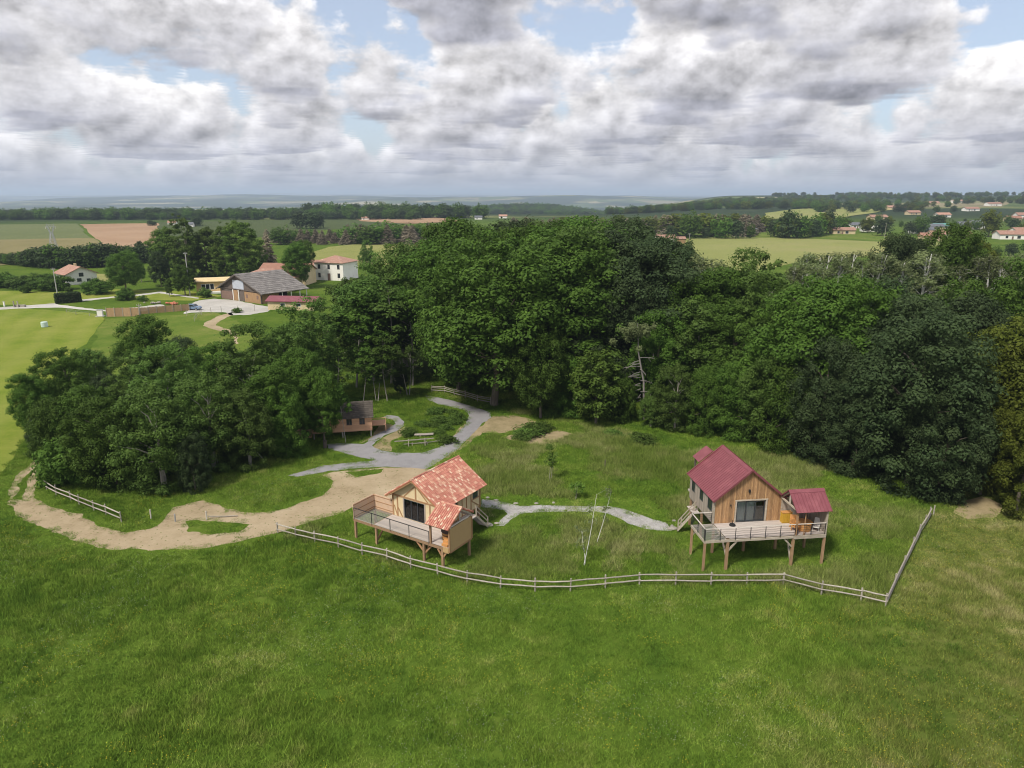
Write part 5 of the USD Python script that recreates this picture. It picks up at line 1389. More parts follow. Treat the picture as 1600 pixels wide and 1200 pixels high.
    for v in (-0.02, 3.08):
        obj('panel_batten', MB().box((10.73, v - 0.05, ZD - 0.28), (10.83, v + 0.05, 3.74)), M['fresh_timber'], t)
    obj('panel_batten', MB().box((10.73, 0.03, ZD - 0.36), (10.82, 3.03, ZD - 0.26)), M['fresh_timber'], t)
    obj('panel_batten', MB().box((10.14, -0.1, ZD - 0.36), (10.72, -0.045, ZD + 0.1)), M['mat_panel'], t)
    for s, L in ((-1, 2.30), (1, 1.9)):
        d = np.array([0, s * 1.0, -0.62]); d /= np.linalg.norm(d)
        tiled_slope(t, (a0, vr - 0.2, 4.98), (a1, vr - 0.2, 4.98), d, L, False)
    for k in range(8):
        u = a0 + (a1 - a0) * (k + 0.5) / 8
        obj('ridge_tile', MB().tube([(u - 0.17, vr - 0.2, 5.06), (u + 0.17, vr - 0.2, 5.05)], 0.10, 8), any_tile(), t)
    # railing, screens, stairs
    railing(t, (0.05, -0.02, ZD), (8.62, -0.02, ZD), 4, 1.05, 'dark_metal', 'dark_metal', mesh=True, top_w=0.05)
    for (a, b) in (((-0.02, 0.0), (-0.02, 2.66)), ((0.02, 2.70), (2.36, 2.70))):
        a, b = np.array(a), np.array(b); L = np.linalg.norm(b - a); k = int(L / 0.055)
        m = MB()
        for i in range(k + 1):
            p = a + (b - a) * i / k
            hh = 1.38 + rng.normal() * 0.012
            m.box((p[0] - 0.021, p[1] - 0.021, ZD - 0.1), (p[0] + 0.021, p[1] + 0.021, ZD + hh))
        scr = obj('screen', m, M['bamboo'], t)
        for z in (0.15, 0.72, 1.25):
            o = np.array([0.035, 0]) if abs(b[0] - a[0]) < 0.1 else np.array([0, -0.035])
            obj('screen_rail', MB().beam((*(a + o), ZD + z), (*(b + o), ZD + z), 0.03, 0.06), M['fresh_timber'], scr)
    stairs(t, (8.5, 6.3, ZD), (8.5, 8.2, 0.02), 0.85, 8, 'beam_wood', rail=(-1,))
    obj('landing', MB().box((7.99, 5.2, ZD - 0.1), (8.95, 6.25, ZD - 0.02)), M['deck_wood'], t)
    obj('landing_post', MB().box((8.82, 5.22, -0.3), (8.93, 5.33, ZD - 0.1)), M['post_wood'], t)
    obj('doorstep', MB().sphere((8.7, 8.6, 0.03), 0.4, 1, (1.3, 0.8, 0.4)), M['stone'], t)


tiled_cabin()
LC, LY, LZ = (-14.16, 58.41), -0.569, 1.895
t = thing('hot_tub', put(LC, LY, 9.75, 1.35, LZ), LY, label='round dark-rimmed wooden tub under the small tiled roof', category='tub')
obj('tub_wall', MB().disc((0, 0, 0), 0.62, 0.85, 22, 0.66), M['orange_wood'], t)
obj('rim', MB().disc((0, 0, 0.853), 0.72, 0.05, 22), M['old_boards'], t)
for z in (0.2, 0.6):
    obj('hoop', MB().disc((0, 0, z), 0.665, 0.04, 22), M['dark_metal'], t)
t = thing('wooden_steps', put(LC, LY, 10.1, 0.45, LZ), LY, label='small orange wooden steps in front of the tub', category='steps')
for i in range(3):
    obj('step', MB().box((-0.3, -0.3 + 0.2 * i, 0.2 * i), (0.3, -0.1 + 0.2 * i, 0.2 * i + 0.2)), M['orange_wood'], t)


# ------------------------------------------------------------------ the board hut at the edge of the wood
def hut():
    yaw, L, D, z0, z1, zr = 0.20, 7.4, 4.0, 0.95, 2.85, 4.2
    b = at(581.5, 671, z0)
    o = (b[0] - L * math.cos(yaw), b[1] - L * math.sin(yaw), 0)
    t = thing('board_hut', o, yaw, label='pinkish board hut on posts under the trees with a dark shingle roof', category='hut')
    for u in (0.2, L / 2, L - 0.15):
        for v in (0.12, D - 0.12):
            obj('post', MB().tube([(u, v, -0.3), (u, v, z0)], 0.09, 8), M['grey_bark'], t)
    obj('floor', MB().box((0, 0, z0 - 0.1), (L, D, z0)), M['pink_clad'], t)
    wl = 0.55
    w1, w2 = (L - 3.1, L - 2.5), (L - 1.5, L - 0.9)
    p = sg.box(0, z0, L, z1)
    holes = [(w1[0], 1.75, w1[1], 2.5), (w2[0], 1.75, w2[1], 2.5)]
    wall_with_holes(t, [(0, z0), (L, z0), (L, z1), (0, z1)], holes, (0, 0.12, 0), (1, 0, 0), (0, 0, 1), 0.1, M['interior'])
    wall_with_holes(t, [(0, z0), (L, z0), (L, z1), (0, z1)], [], (0, D, 0), (1, 0, 0), (0, 0, 1), 0.1, M['pink_clad'])
    for u in (0.0, L - 0.1):
        obj('wall', MB().slab([(0.13, z0), (D - 0.11, z0), (D - 0.11, z1), (D / 2, zr - 0.1), (0.13, z1)], (u, 0, 0), (0, 1, 0), (0, 0, 1), 0.1), M['pink_clad'], t)
    k = 11; bh = (z1 - z0) / k
    for i in range(k):
        q = sg.box(-0.02, z0 + i * bh + 0.004, L + 0.02, z0 + (i + 1) * bh - 0.004)
        for h in holes:
            q = q.difference(sg.box(*h))
        obj('wall_board', MB().slab(q, (0, 0.018, 0), (1, 0, 0), (0, 0, 1), 0.03 + 0.008 * (i % 2)), M['pink_clad'], t)
    for (c, d) in (w1, w2):
        f = MB().box((c - 0.05, -0.04, 1.7), (c, 0.02, 2.55)).box((d, -0.04, 1.7), (d + 0.05, 0.02, 2.55)).box((c, -0.04, 1.7), (d, 0.02, 1.75)).box((c, -0.04, 2.5), (d, 0.02, 2.55)).box(((c + d) / 2 - 0.02, -0.02, 1.75), ((c + d) / 2 + 0.02, 0.02, 2.5))
        w = obj('window', f, M['shutter'], t)
        obj('pane', MB().box((c, 0.03, 1.75), (d, 0.04, 2.5)), M['window_dark'], w)
    for s in (-1, 1):
        e = D / 2 + s * (D / 2 + 0.3); ez = z1 - 0.2
        top = np.array([0, D / 2, zr]); eave = np.array([0, e, ez]); mid = (top + eave) / 2
        nrm = np.array([0, s * (zr - ez), D / 2 + 0.3]); nrm /= np.linalg.norm(nrm)
        roof = obj('roof', MB().beam(mid + [-0.25, 0, 0], mid + [L + 0.25, 0, 0], np.linalg.norm(top - eave), 0.07, up=nrm), M['dark_shingle'], t)
        if s < 0:
            for j in range(9):
                c = top + (eave - top) * (j + 0.75) / 9 + nrm * 0.045
                for i in range(int(L / 0.5)):
                    u = -0.25 + (L + 0.5) * i / int(L / 0.5)
                    obj('shingle', MB().beam(c + [u + 0.01, 0, rng.uniform(0, 0.015)], c + [u + (L + 0.5) / int(L / 0.5) - 0.01, 0, rng.uniform(0, 0.015)], 0.30, 0.03, up=nrm + [0, -s * 0.08, 0]), M['dark_shingle'], roof)
    obj('side_deck', MB().box((L + 0.02, 1.8, z0 - 0.1), (L + 1.8, D, z0)), M['pink_clad'], t)
    obj('side_rail', MB().beam((L + 0.05, 1.8, z0 + 0.9), (L + 1.8, 1.8, z0 + 0.9), 0.06).beam((L + 1.75, 1.8, z0), (L + 1.75, 1.8, z0 + 0.9), 0.06).beam((L + 1.75, D, -0.2), (L + 1.75, D, z0), 0.1).beam((L + 1.75, 1.85, -0.2), (L + 1.75, 1.85, z0), 0.1), M['pink_clad'], t)
    obj('left_deck', MB().box((-2.4, -0.6, z0 - 0.35), (-0.02, 2.5, z0 - 0.25)), M['pink_clad'], t)


hut()


# ------------------------------------------------------------------ fences
def rail_fence(pix, label, h=1.12, rails=(0.45, 0.95), ends=True, group=None, post=0.13, mid=None):
    pts = [at(*p) for p in pix]
    o = pts[0]
    t = thing('rail_fence', (o[0], o[1], 0), label=label, category='fence', group=group)
    q = [p - o for p in pts]
    tops = []
    for i, p in enumerate(q):
        hh = h + rng.normal() * 0.03; lean = rng.normal(size=2) * 0.02
        obj('post', MB().tube([(p[0], p[1], -0.3), (p[0] + lean[0], p[1] + lean[1], hh - 0.02), (p[0] + lean[0], p[1] + lean[1], hh)], [post / 2, post / 2, post / 2.6], 7), M['fence_wood'], t)
        tops.append(lean)
    for i in range(len(q) - 1):
        d = q[i + 1] - q[i]; n = np.array([-d[1], d[0], 0]); n /= np.linalg.norm(n)
        for z in rails:
            a, b = q[i] - d * 0.03 - n * 0.08 + [0, 0, z + rng.normal() * 0.025], q[i + 1] + d * 0.03 - n * 0.08 + [0, 0, z + rng.normal() * 0.025]
            m_ = (a + b) / 2 + [0, 0, rng.normal() * 0.02]
            obj('rail', MB().tube([a, m_, b], [0.05, 0.062, 0.052], 6), M['fence_wood'], t)


rail_fence([(434, 833), (462.6, 841), (492, 848), (529, 856), (566, 867), (605, 875), (642, 888), (684, 899), (730, 911), (782, 919), (836, 924), (891, 924), (945.6, 919), (999, 914), (1055, 914), (1110.5, 914), (1166.5, 914), (1223.5, 913), (1283, 929), (1345, 939), (1383, 948)],
           'long weathered two-rail fence curving along the front of both cabins')
rail_fence([(1383, 948), (1397, 917), (1412, 886), (1426, 857), (1436, 836), (1445, 822), (1452, 809)], 'two-rail fence running uphill from the right corner towards the great dark tree', post=0.12)
rail_fence([(73, 765), (88, 774), (111, 783), (124, 789), (147, 798), (166, 805), (190, 816)], 'short leaning rail fence between the copse and the curving track', post=0.12)
rail_fence([(675, 613), (695, 614), (710, 618), (727, 622), (746, 628), (766, 632)], 'pale rail fence by the drive at the edge of the wood', post=0.12, rails=(0.4, 0.75, 1.0))


def stake(name, px, py, h, label, mat_='pale_rail', r=0.06, yaw=0, cat='stake'):
    x, y, _ = at(px, py)
    t = thing(name, (x, y, 0), yaw, label=label, category=cat)
    obj('shaft', MB().tube([(0, 0, -0.2), (0.02, 0, h - 0.06), (0.02, 0, h)], [r, r, r * 0.6], 7), M[mat_], t)
    return t


stake('wooden_stake', 236, 811, 1.0, 'short pale stake in the grass between rail fence and track')
t = stake('wooden_stake', 323, 812, 0.9, 'pale stake at the grass island with a fallen rail beside it')
obj('fallen_rail', MB().tube([(0.1, 0.1, 0.3), (1.4, 0.5, 0.12), (2.7, 0.7, 0.08)], 0.05, 6), M['fence_wood'], t)
stake('marker_post', 274, 815, 0.8, 'grey plastic marker at the edge of the shaded bare corner', 'galvanised', 0.07)
stake('wooden_stake', 1458, 806, 1.1, 'single short stake just right of the top end of the side fence', 'fence_wood')
stake('wooden_stake', 945, 731, 1.0, 'dark stake standing in the rough meadow behind the sapling', 'old_boards', 0.05)
for i, (px, py, s) in enumerate([(662, 683, 1.2), (650, 696, 1.5), (673, 694, 1.2)]):
    x, y, _ = at(px, py)
    t = thing('timber_stack', (x, y, 0), 0.15 * i, label=('upper pale stack of boards in the weedy island of the drive', 'long pale pole lying in the weedy island, left', 'pale pole lying in the weedy island, right')[i], category='timber')
    for k in range(4 if i == 0 else 1):
        obj('board', MB().beam((-s, 0.14 * k, 0.25 + 0.02 * k), (s, 0.14 * k + 0.2, 0.27 + 0.02 * k), 0.12, 0.06), M['fence_wood'], t)
    obj('bearer', MB().box((-0.5, -0.1, 0), (-0.4, 0.6, 0.2)), M['beam_wood'], t)
x, y, _ = at(645, 697)
t = thing('wooden_trestle', (x, y, 0), 0.2, label='pale timber trestle with a long rail by the gravel drive', category='trestle')
obj('rail', MB().beam((-2.2, 0, 0.75), (2.6, 0.1, 0.8), 0.1), M['fence_wood'], t)
for u in (-0.5, 1.5):
    obj('leg', MB().beam((u, -0.2, 0), (u, 0.05, 0.95), 0.08), M['fence_wood'], t)
    obj('leg', MB().beam((u, 0.25, 0), (u, 0.0, 0.85), 0.08), M['fence_wood'], t)
t = stake('litter_bin', 508, 700, 0.9, 'dark bin on a post at the left end of the gravel drive, under the trees', 'old_boards', 0.22, cat='bin')
obj('lid', MB().disc((0.02, 0, 0.9), 0.26, 0.06, 12), M['old_boards'], t)
x, y, _ = at(1070, 800)
# kerb stones at the edges of the stone path
for i, (px, py) in enumerate([(762, 778), (775, 782), (806, 787), (838, 787), (865, 786), (1050, 822), (1053, 814), (776, 818)]):
    x, y, _ = at(px, py)
    obj('stone', MB().sphere((x, y, 0.03), 0.22, 1, (1 + 0.3 * math.sin(i), 0.75, 0.5)), M['stone'], label='pale stone lying at the edge of the stone path', category='stone', group='stones along the path')


# ------------------------------------------------------------------ farm buildings and far houses
def house(name, loc, yaw, L, D, h, rh, label, wall='white_wall', roof='orange_roof', hip=False, wins=(), doors=(), over=0.4, chimney=None, cat='house', group=None, gable_wall=None, shutters=False, ends=()):
    """A plain house: walls, a gabled or hipped roof along u, window and door leaves proud of the wall. wins: (side, u0, u1, z0, z1), side f front, b back, l left, r right."""
    t = thing(name, (loc[0], loc[1], loc[2] if len(loc) > 2 else float(terrain(loc[0], loc[1]))), yaw, label=label, category=cat, group=group)
    w = MB()
    if hip:
        w.box((0, 0, -1), (L, D, h))
    else:
        w.slab([(0, -1), (D, -1), (D, h), (D / 2, h + rh), (0, h)], (0, 0, 0), (0, 1, 0), (0, 0, 1), L)
    obj('wall', w, M[wall], t)
    k = rh / (D / 2)
    if hip:
        e = h - k * over + 0.1; r = h + rh + 0.1; i = D / 2
        for a, ring in (('f', [(-over, -over, e), (L + over, -over, e), (L - i, D / 2, r), (i, D / 2, r)]), ('b', [(L + over, D + over, e), (-over, D + over, e), (i, D / 2, r), (L - i, D / 2, r)]),
                        ('l', [(-over, D + over, e), (-over, -over, e), (i, D / 2, r)]), ('r', [(L + over, -over, e), (L + over, D + over, e), (L - i, D / 2, r)])):
            v = np.array(ring); lo = v - [0, 0, 0.15]; m = len(v)
            f = [(0, j, j + 1) for j in range(1, m - 1)] + [(m, m + j + 1, m + j) for j in range(1, m - 1)]
            for j in range(m):
                j2 = (j + 1) % m
                f += [(j, m + j, m + j2), (j, m + j2, j2)]
            rp = obj('roof', (np.vstack([v, lo]), np.array(f)), M[roof], t)
    else:
        for s in (-1, 1):
            top = np.array([0, D / 2, h + rh + 0.1]); eave = np.array([0, D / 2 + s * (D / 2 + over), h - k * over + 0.1]); mid = (top + eave) / 2
            rp = obj('roof', MB().beam(mid + [-over, 0, 0], mid + [L + over, 0, 0], np.linalg.norm(top - eave) + 0.06, 0.16, up=(0, s * k, 1.0)), M[roof], t)
    if chimney is not None:
        obj('chimney', MB().box((chimney - 0.35, D / 2 - 0.35, h + rh - 0.4), (chimney + 0.35, D / 2 + 0.35, h + rh + 1.0)), M['buff_wall'], rp)

    def panel(side, a, b, c, d, depth):
        if side == 'f':
            return MB().box((a, -depth, c), (b, -0.003, d))
        if side == 'b':
            return MB().box((a, D + 0.003, c), (b, D + depth, d))
        if side == 'l':
            return MB().box((-depth, a, c), (-0.003, b, d))
        return MB().box((L + 0.003, a, c), (L + depth, b, d))
    for (side, a, b, c, d) in wins:
        f = obj('window', panel(side, a - 0.12, b + 0.12, c - 0.12, d + 0.12, 0.03), M['white_wall'], t)
        obj('pane', panel(side, a, b, c, d, 0.05), M['window_dark'], f)
        if shutters:
            for p, q in ((a - 0.12 - 0.5, a - 0.13), (b + 0.13, b + 0.62)):
                obj('shutter', panel(side, p, q, c - 0.05, d + 0.05, 0.07), M['shutter'], f)
    for (side, a, b, c, d, m) in doors:
        obj('door', panel(side, a, b, c, d, 0.06), M[m], t)
    return t


def frame_of(pa, pb):
    """Place and bearing of a front wall whose foot runs between two pixels of the photograph."""
    a, b = hit(*pa), hit(*pb)
    return a, math.atan2(b[1] - a[1], b[0] - a[0]), float(np.hypot(*(b - a)[:2]))


# white farmhouse of two storeys
yaw = -0.30
c = at(537, 439)
a = (c[0] - 11.5 * math.cos(yaw), c[1] - 11.5 * math.sin(yaw), 0)
t = house('white_farmhouse', a, yaw, 11.5, 10.5, 6.4, 1.9, 'two-storey white farmhouse with a low hipped orange roof, behind the barn', hip=True, over=0.5,
          wins=[('f', 1.4 + 3.9 * i, 2.4 + 3.9 * i, z, z + 1.6) for i in range(3) for z in (1.0, 4.0) if (i, z) != (1, 1.0)], doors=[('f', 5.2, 6.3, 0.0, 2.5, 'shutter')])
t = house('farmhouse_wing', (a[0] - 5.2 * math.cos(yaw) - 1.5 * math.sin(yaw), a[1] - 5.2 * math.sin(yaw) + 1.5 * math.cos(yaw), 0), yaw, 5.1, 8.0, 4.8, 1.6, 'lower white wing with an orange roof on the left of the white farmhouse', wins=[('f', 2.0, 3.0, 1.2, 2.8)])


# the barn
def barn():
    a, b = at(340, 461, 0), at(408, 474, 0)
    x0 = at(346, 466); x1 = at(407, 475)
    yaw = math.atan2(x1[1] - x0[1], x1[0] - x0[0]); Wd = float(np.hypot(*(x1 - x0)[:2])) + 0.5
    t = thing('barn', (x0[0], x0[1], 0), yaw, label='big open-sided barn with a weathered grey roof and pale blue boards in its gable', category='barn')
    D, ze, zr = 15.0, 3.4, 7.6
    um = Wd * 0.45
    print('barn front', Wd, math.degrees(yaw))
    ringL = [(0, 0), (um * 0.92, 0), (um * 0.92, zr - 1.0), (0, ze)]
    obj('gable_wall', MB().slab([(0.2, 0), (Wd - 0.2, 0), (Wd - 0.2, ze), (um, zr), (0.2, ze)], (0, 0.4, 0), (1, 0, 0), (0, 0, 1), 0.2), M['old_boards'], t)
    c0, c1 = um - 2.6, um + 2.8
    n = 12
    for i in range(n):
        u = c0 + (c1 - c0) * i / n
        obj('gable_board', MB().box((u + 0.02, 0.08, 3.4), (u + (c1 - c0) / n - 0.02, 0.16, 5.9)), M['blue_boards'], t)
    obj('lintel', MB().beam((0.2, 0.05, 3.3), (Wd - 0.2, 0.05, 3.3), 0.2, 0.22), M['old_boards'], t)
    for u in (0.1, c0, um + 0.1, c1, Wd - 0.1):
        obj('post', MB().box((u - 0.15, -0.02, 0), (u + 0.15, 0.16, 3.2)), M['white_wall'] if u in (c0, um + 0.1) else M['old_boards'], t)
    obj('side_panel', MB().box((0.3, 0.02, 0), (c0 - 0.3, 0.14, 2.4)), M['shutter'], t)
    obj('door', MB().box((c0 + 0.3, 0.0, 0), (um - 0.2, 0.12, 3.0)), M['ochre_boards'], t)
    obj('front_board', MB().box((c1 + 0.2, 0.0, 0), (Wd - 0.3, 0.14, 2.9)), M['ochre_boards'], t)
    for u in (c1 + 1.0, Wd - 2.0):
        obj('hatch', MB().box((u, -0.04, 1.2), (u + 0.8, -0.005, 2.2)), M['shutter'], t)
    obj('side_wall', MB().box((Wd - 0.25, 0.4, 0), (Wd - 0.1, 6.0, ze - 0.2)), M['ochre_boards'], t)
    obj('window', MB().box((Wd - 0.098, 2.6, 1.2), (Wd - 0.06, 3.6, 2.2)), M['window_dark'], t)
    obj('back_wall', MB().box((0.2, D - 0.6, 0), (Wd * 0.6, D - 0.4, ze)), M['old_boards'], t)
    for v in (6.2, 9.2, 12.2, 14.6):
        obj('post', MB().box((Wd + 1.2, v - 0.1, 0), (Wd + 1.4, v + 0.1, ze - 0.7)), M['white_wall'], t)
    for s in (-1, 1):
        e = (-1.2 if s < 0 else Wd + 1.6)
        top = np.array([um, 0, zr + 0.1]); sl = (zr - ze) / (um if s < 0 else Wd - um)
        eave = np.array([e, 0, ze + 0.1 - sl * (1.2 if s < 0 else 1.6)])
        nrm = np.array([s * abs(top[2] - eave[2]), 0, abs(top[0] - eave[0])]); nrm /= np.linalg.norm(nrm)
        mid = (top + eave) / 2
        roof = obj('roof', MB().beam(mid + [0, -0.8, 0], mid + [0, D + 0.4, 0], np.linalg.norm(top - eave), 0.12, up=nrm), M['grey_roof'], t)
        if s > 0:
            for i in range(12):
                for j in range(16):
                    p = top + (eave - top) * (i + 0.55) / 12 + nrm * 0.09
                    v = -0.8 + (D + 1.2) * j / 16
                    obj('roof_sheet', MB().beam(p + [0, v + 0.01, rng.uniform(0, 0.05)], p + [0, v + (D + 1.2) / 16 - 0.01, rng.uniform(0, 0.05)], np.linalg.norm(top - eave) / 12 + 0.08, 0.05, up=nrm + np.array([-0.06, 0, 0])), M['grey_roof'], roof)
    for v in (-0.75,):
        for s in (-1, 1):
            e = (-1.2 if s < 0 else Wd + 1.6); sl = (zr - ze) / (um if s < 0 else Wd - um)
            obj('barge_board', MB().beam((um, v, zr - 0.05), (e, v, ze - 0.05 - sl * (1.2 if s < 0 else 1.6)), 0.1, 0.3), M['old_boards'], t)
    return x0, yaw, Wd


barn()
# shed with the pink roof
a, yaw, L = frame_of((419, 484), (448, 489))
house('pink_roofed_shed', a, yaw + 0.55, 13.0, 5.0, 2.4, 0.9, 'low pale shed with a long pinkish-red roof in front of the barn', wall='buff_wall', roof='red_metal', over=0.5, wins=[('f', 3.6, 4.8, 1.1, 1.8), ('f', 8.0, 9.2, 1.1, 1.8)], cat='shed')
# red-tiled barns behind
q = at_d(402, 430, 226); house('red_tiled_barn', (q[0] - 7, 224, 0), -0.15, 17, 13, 4.2, 2.6, 'long barn with an orange-red tile roof right behind the grey barn', wall='buff_wall', hip=True, over=0.5, cat='barn')
q = at_d(420, 425, 240); house('red_tiled_barn', (q[0] - 4, 242, 0), -0.1, 16, 10, 4.6, 2.2, 'browner tile roof behind the orange-red one, left of the round dark tree', wall='buff_wall', roof='brown_roof', over=0.5, cat='barn')
# long yellow building
a = at(308, 459)
t = house('yellow_farm_building', (a[0], a[1], 0), 0.36, 21, 8, 3.6, 0.7, 'long low yellow building with dark windows, left behind the barn', wall='yellow_wall', roof='yellow_roof', over=0.6, wins=[('f', 1.5 + 1.25 * i, 2.5 + 1.25 * i, 1.3, 2.8) for i in range(3)] + [('f', 7.0, 8.8, 1.3, 2.8), ('f', 11.0, 13.0, 1.0, 2.8)], doors=[('f', 14.5, 16.0, 0, 2.4, 'shutter')], cat='farm building')
obj('plinth', MB().box((0.5, -1.6, -0.3), (8, -0.08, 0.6)), M['white_wall'], t)
# small white house on the left
a = at(105, 446); yw = -0.75
t = house('small_white_house', (a[0] - 11 * math.cos(yw), a[1] - 11 * math.sin(yw), 0), yw, 11.0, 9.5, 3.6, 2.2, 'small white house with an orange roof among shrubs on the left', over=0.7, wins=[('r', 4.0, 5.4, 2.6, 3.9), ('r', 3.2, 4.6, 0.9, 2.1), ('r', 6.2, 7.4, 0.7, 1.8)], chimney=6)
# hip-roofed villa and the near house on the right
a = hit(1138, 363)
house('hip_roofed_villa', a, -0.06, 20, 11, 3.0, 2.4, 'white villa with hipped grey roofs on the lawn beyond the wood', hip=True, roof='slate_roof', over=0.8, wins=[('f', 2, 4.2, 0.4, 2.3), ('f', 7.5, 10.5, 0.3, 2.3), ('f', 13, 15, 0.4, 2.3), ('r', 4, 6, 0.6, 2.2)])
house('hip_roofed_villa', (a[0] + 11, a[1] - 2.5, float(terrain(a[0], a[1]))), -0.06, 11, 9, 2.9, 2.7, 'front wing of the white villa with a pyramid-like grey roof', hip=True, roof='slate_roof', over=0.8, wins=[('f', 2, 4.5, 0.3, 2.3), ('f', 6.5, 8.5, 0.5, 2.2)])
a = hit(1026, 380)
house('low_white_house', (a[0], a[1], float(terrain(a[0], a[1]))), -0.05, 12, 9, 3.1, 1.8, 'low white house with an orange roof peeping over the wood', wins=[('f', 1.5, 3.0, 0.6, 2.2), ('f', 5.5, 8.0, 0.4, 2.3)])
house('low_white_house', (a[0] + 12.5, a[1] - 2, float(terrain(a[0], a[1]))), -0.05, 5, 8, 2.7, 1.2, 'orange-walled annexe at the right end of the low white house', wall='ochre_boards')
# the village on the right
VIL = [  # px, py of the front's left foot, length, depth, height, roof height, yaw, wall, roof, words
    (1302, 366, 16, 9, 3.2, 1.8, -0.1, 'buff_wall', 'orange_roof', 'buff house with a pale roof, leftmost of the village row'),
    (1330, 357, 14, 8, 3.2, 1.9, 0.1, 'white_wall', 'slate_roof', 'grey-roofed house behind the leftmost village houses'),
    (1347, 362, 12, 8, 3.0, 1.4, -0.2, 'white_wall', 'white_wall', 'small house with a bright white roof in the village row'),
    (1362, 344, 20, 10, 3.4, 2.2, 0.15, 'buff_wall', 'orange_roof', 'house with a long orange roof above the village row'),
    (1388, 328, 26, 12, 4.0, 2.2, 0.0, 'buff_wall', 'orange_roof', 'far house with an orange roof on the rise left of the village top'),
    (1426, 365, 16, 9, 3.0, 1.8, -0.1, 'white_wall', 'slate_roof', 'slate-roofed house left of the teal roof'),
    (1445, 360, 18, 9, 3.2, 2.0, 0.1, 'buff_wall', 'slate_roof', 'long slate-roofed house behind the teal roof'),
    (1462, 358, 14, 9, 3.0, 1.8, 0.0, 'white_wall', 'teal_roof', 'house with a teal green roof in the village'),
    (1440, 377, 12, 8, 3.2, 2.0, -0.2, 'buff_wall', 'brown_roof', 'brown shed-like house in front of the teal roof'),
    (1458, 374, 13, 8, 3.4, 2.0, 0.2, 'white_wall', 'orange_roof', 'white house with its gable to the camera below the teal roof'),
    (1486, 372, 14, 8, 3.0, 1.8, 0.0, 'buff_wall', 'orange_roof', 'house with a reddish roof right of the teal roof'),
    (1498, 359, 22, 11, 4.2, 2.4, -0.1, 'white_wall', 'slate_roof', 'long hall with a grey roof in the middle of the village'),
    (1524, 358, 12, 10, 4.6, 2.6, 0.3, 'white_wall', 'slate_roof', 'tall white gabled house at the right end of the grey hall'),
    (1562, 374, 20, 10, 3.4, 2.2, -0.1, 'white_wall', 'orange_roof', 'white house with a wide pinkish roof near the right edge'),
    (1588, 368, 18, 9, 3.4, 2.2, 0.1, 'white_wall', 'orange_roof', 'white house cut by the right edge of the photo'),
    (1576, 346, 14, 9, 3.4, 2.2, 0.0, 'buff_wall', 'brown_roof', 'brown-roofed house above the wide pinkish roof'),
    (1590, 342, 16, 9, 4.4, 2.4, 0.0, 'white_wall', 'orange_roof', 'white two-storey house high at the right edge'),
    (1466, 340, 16, 9, 3.4, 2.2, 0.1, 'white_wall', 'orange_roof', 'far white house among trees above the teal roof'),
    (1420, 336, 16, 9, 3.4, 2.2, 0.1, 'buff_wall', 'orange_roof', 'far buff house among trees left above the village'),
    (1510, 330, 20, 10, 3.4, 2.2, 0.1, 'white_wall', 'orange_roof', 'far house on the rise above the grey hall'),
    (1545, 322, 24, 12, 4, 2.4, 0.1, 'white_wall', 'orange_roof', 'small far house on the ridge towards the right edge'),
    (1450, 320, 24, 12, 4, 2.4, 0.1, 'buff_wall', 'orange_roof', 'small far house on the ridge above the village'),
    (1490, 317, 24, 12, 4, 2.4, 0.1, 'white_wall', 'orange_roof', 'far house on the ridge, middle of the three'),
]
for (px, py, L, D, h, rh, yw, wl, rf, words) in VIL:
    a = hit(px, py)
    house('village_house', a, yw, L, D, h, rh, words, wall=wl, roof=rf, over=0.6, wins=[('f', L * 0.18, L * 0.18 + 1.6, 0.8, 2.3), ('f', L * 0.55, L * 0.55 + 2.2, 0.5, 2.4), ('r', D * 0.4, D * 0.4 + 1.4, 0.9, 2.2)], doors=[('f', L * 0.38, L * 0.38 + 1.1, 0, 2.1, 'shutter')])
# single farms in the far fields
for (px, py, L, words, rf) in [(262, 352, 12, 'tiny white farm before the long wood, above the ploughed field', 'orange_roof'), (288, 355, 12, 'tiny grey-roofed farm right of the white one before the long wood', 'slate_roof'), (565, 344, 14, 'tiny white house in the dark field below the long wood', 'orange_roof'), (780, 341, 16, 'tiny house on the far field above the wood', 'orange_roof'), (742, 343, 14, 'tiny pale barn left of the tiny house above the wood', 'slate_roof')]:
    a = hit(px, py)
    house('far_farm', a, 0.1, L * 0.62, 5.5, 2.6, 1.7, words, roof=rf, wins=[('f', 2, 3.2, 0.8, 2.0)])


# ------------------------------------------------------------------ smaller things of the farm
def bale(px, py):
    x, y, _ = at(px, py)
    t = thing('wrapped_bale', (x, y, 0), 0.5, label='pale green wrapped bale standing alone on the cut hay field', category='bale')
    p = [(0.62, 0), (0.70, 0.08), (0.72, 0.6), (0.70, 1.15), (0.6, 1.24)]
    m = trimesh.creation.revolve(np.array([(0, 0)] + p + [(0, 1.24)]), sections=24)
    obj('wrapping', (m.vertices, m.faces), M['bale_wrap'], t, smooth=40)


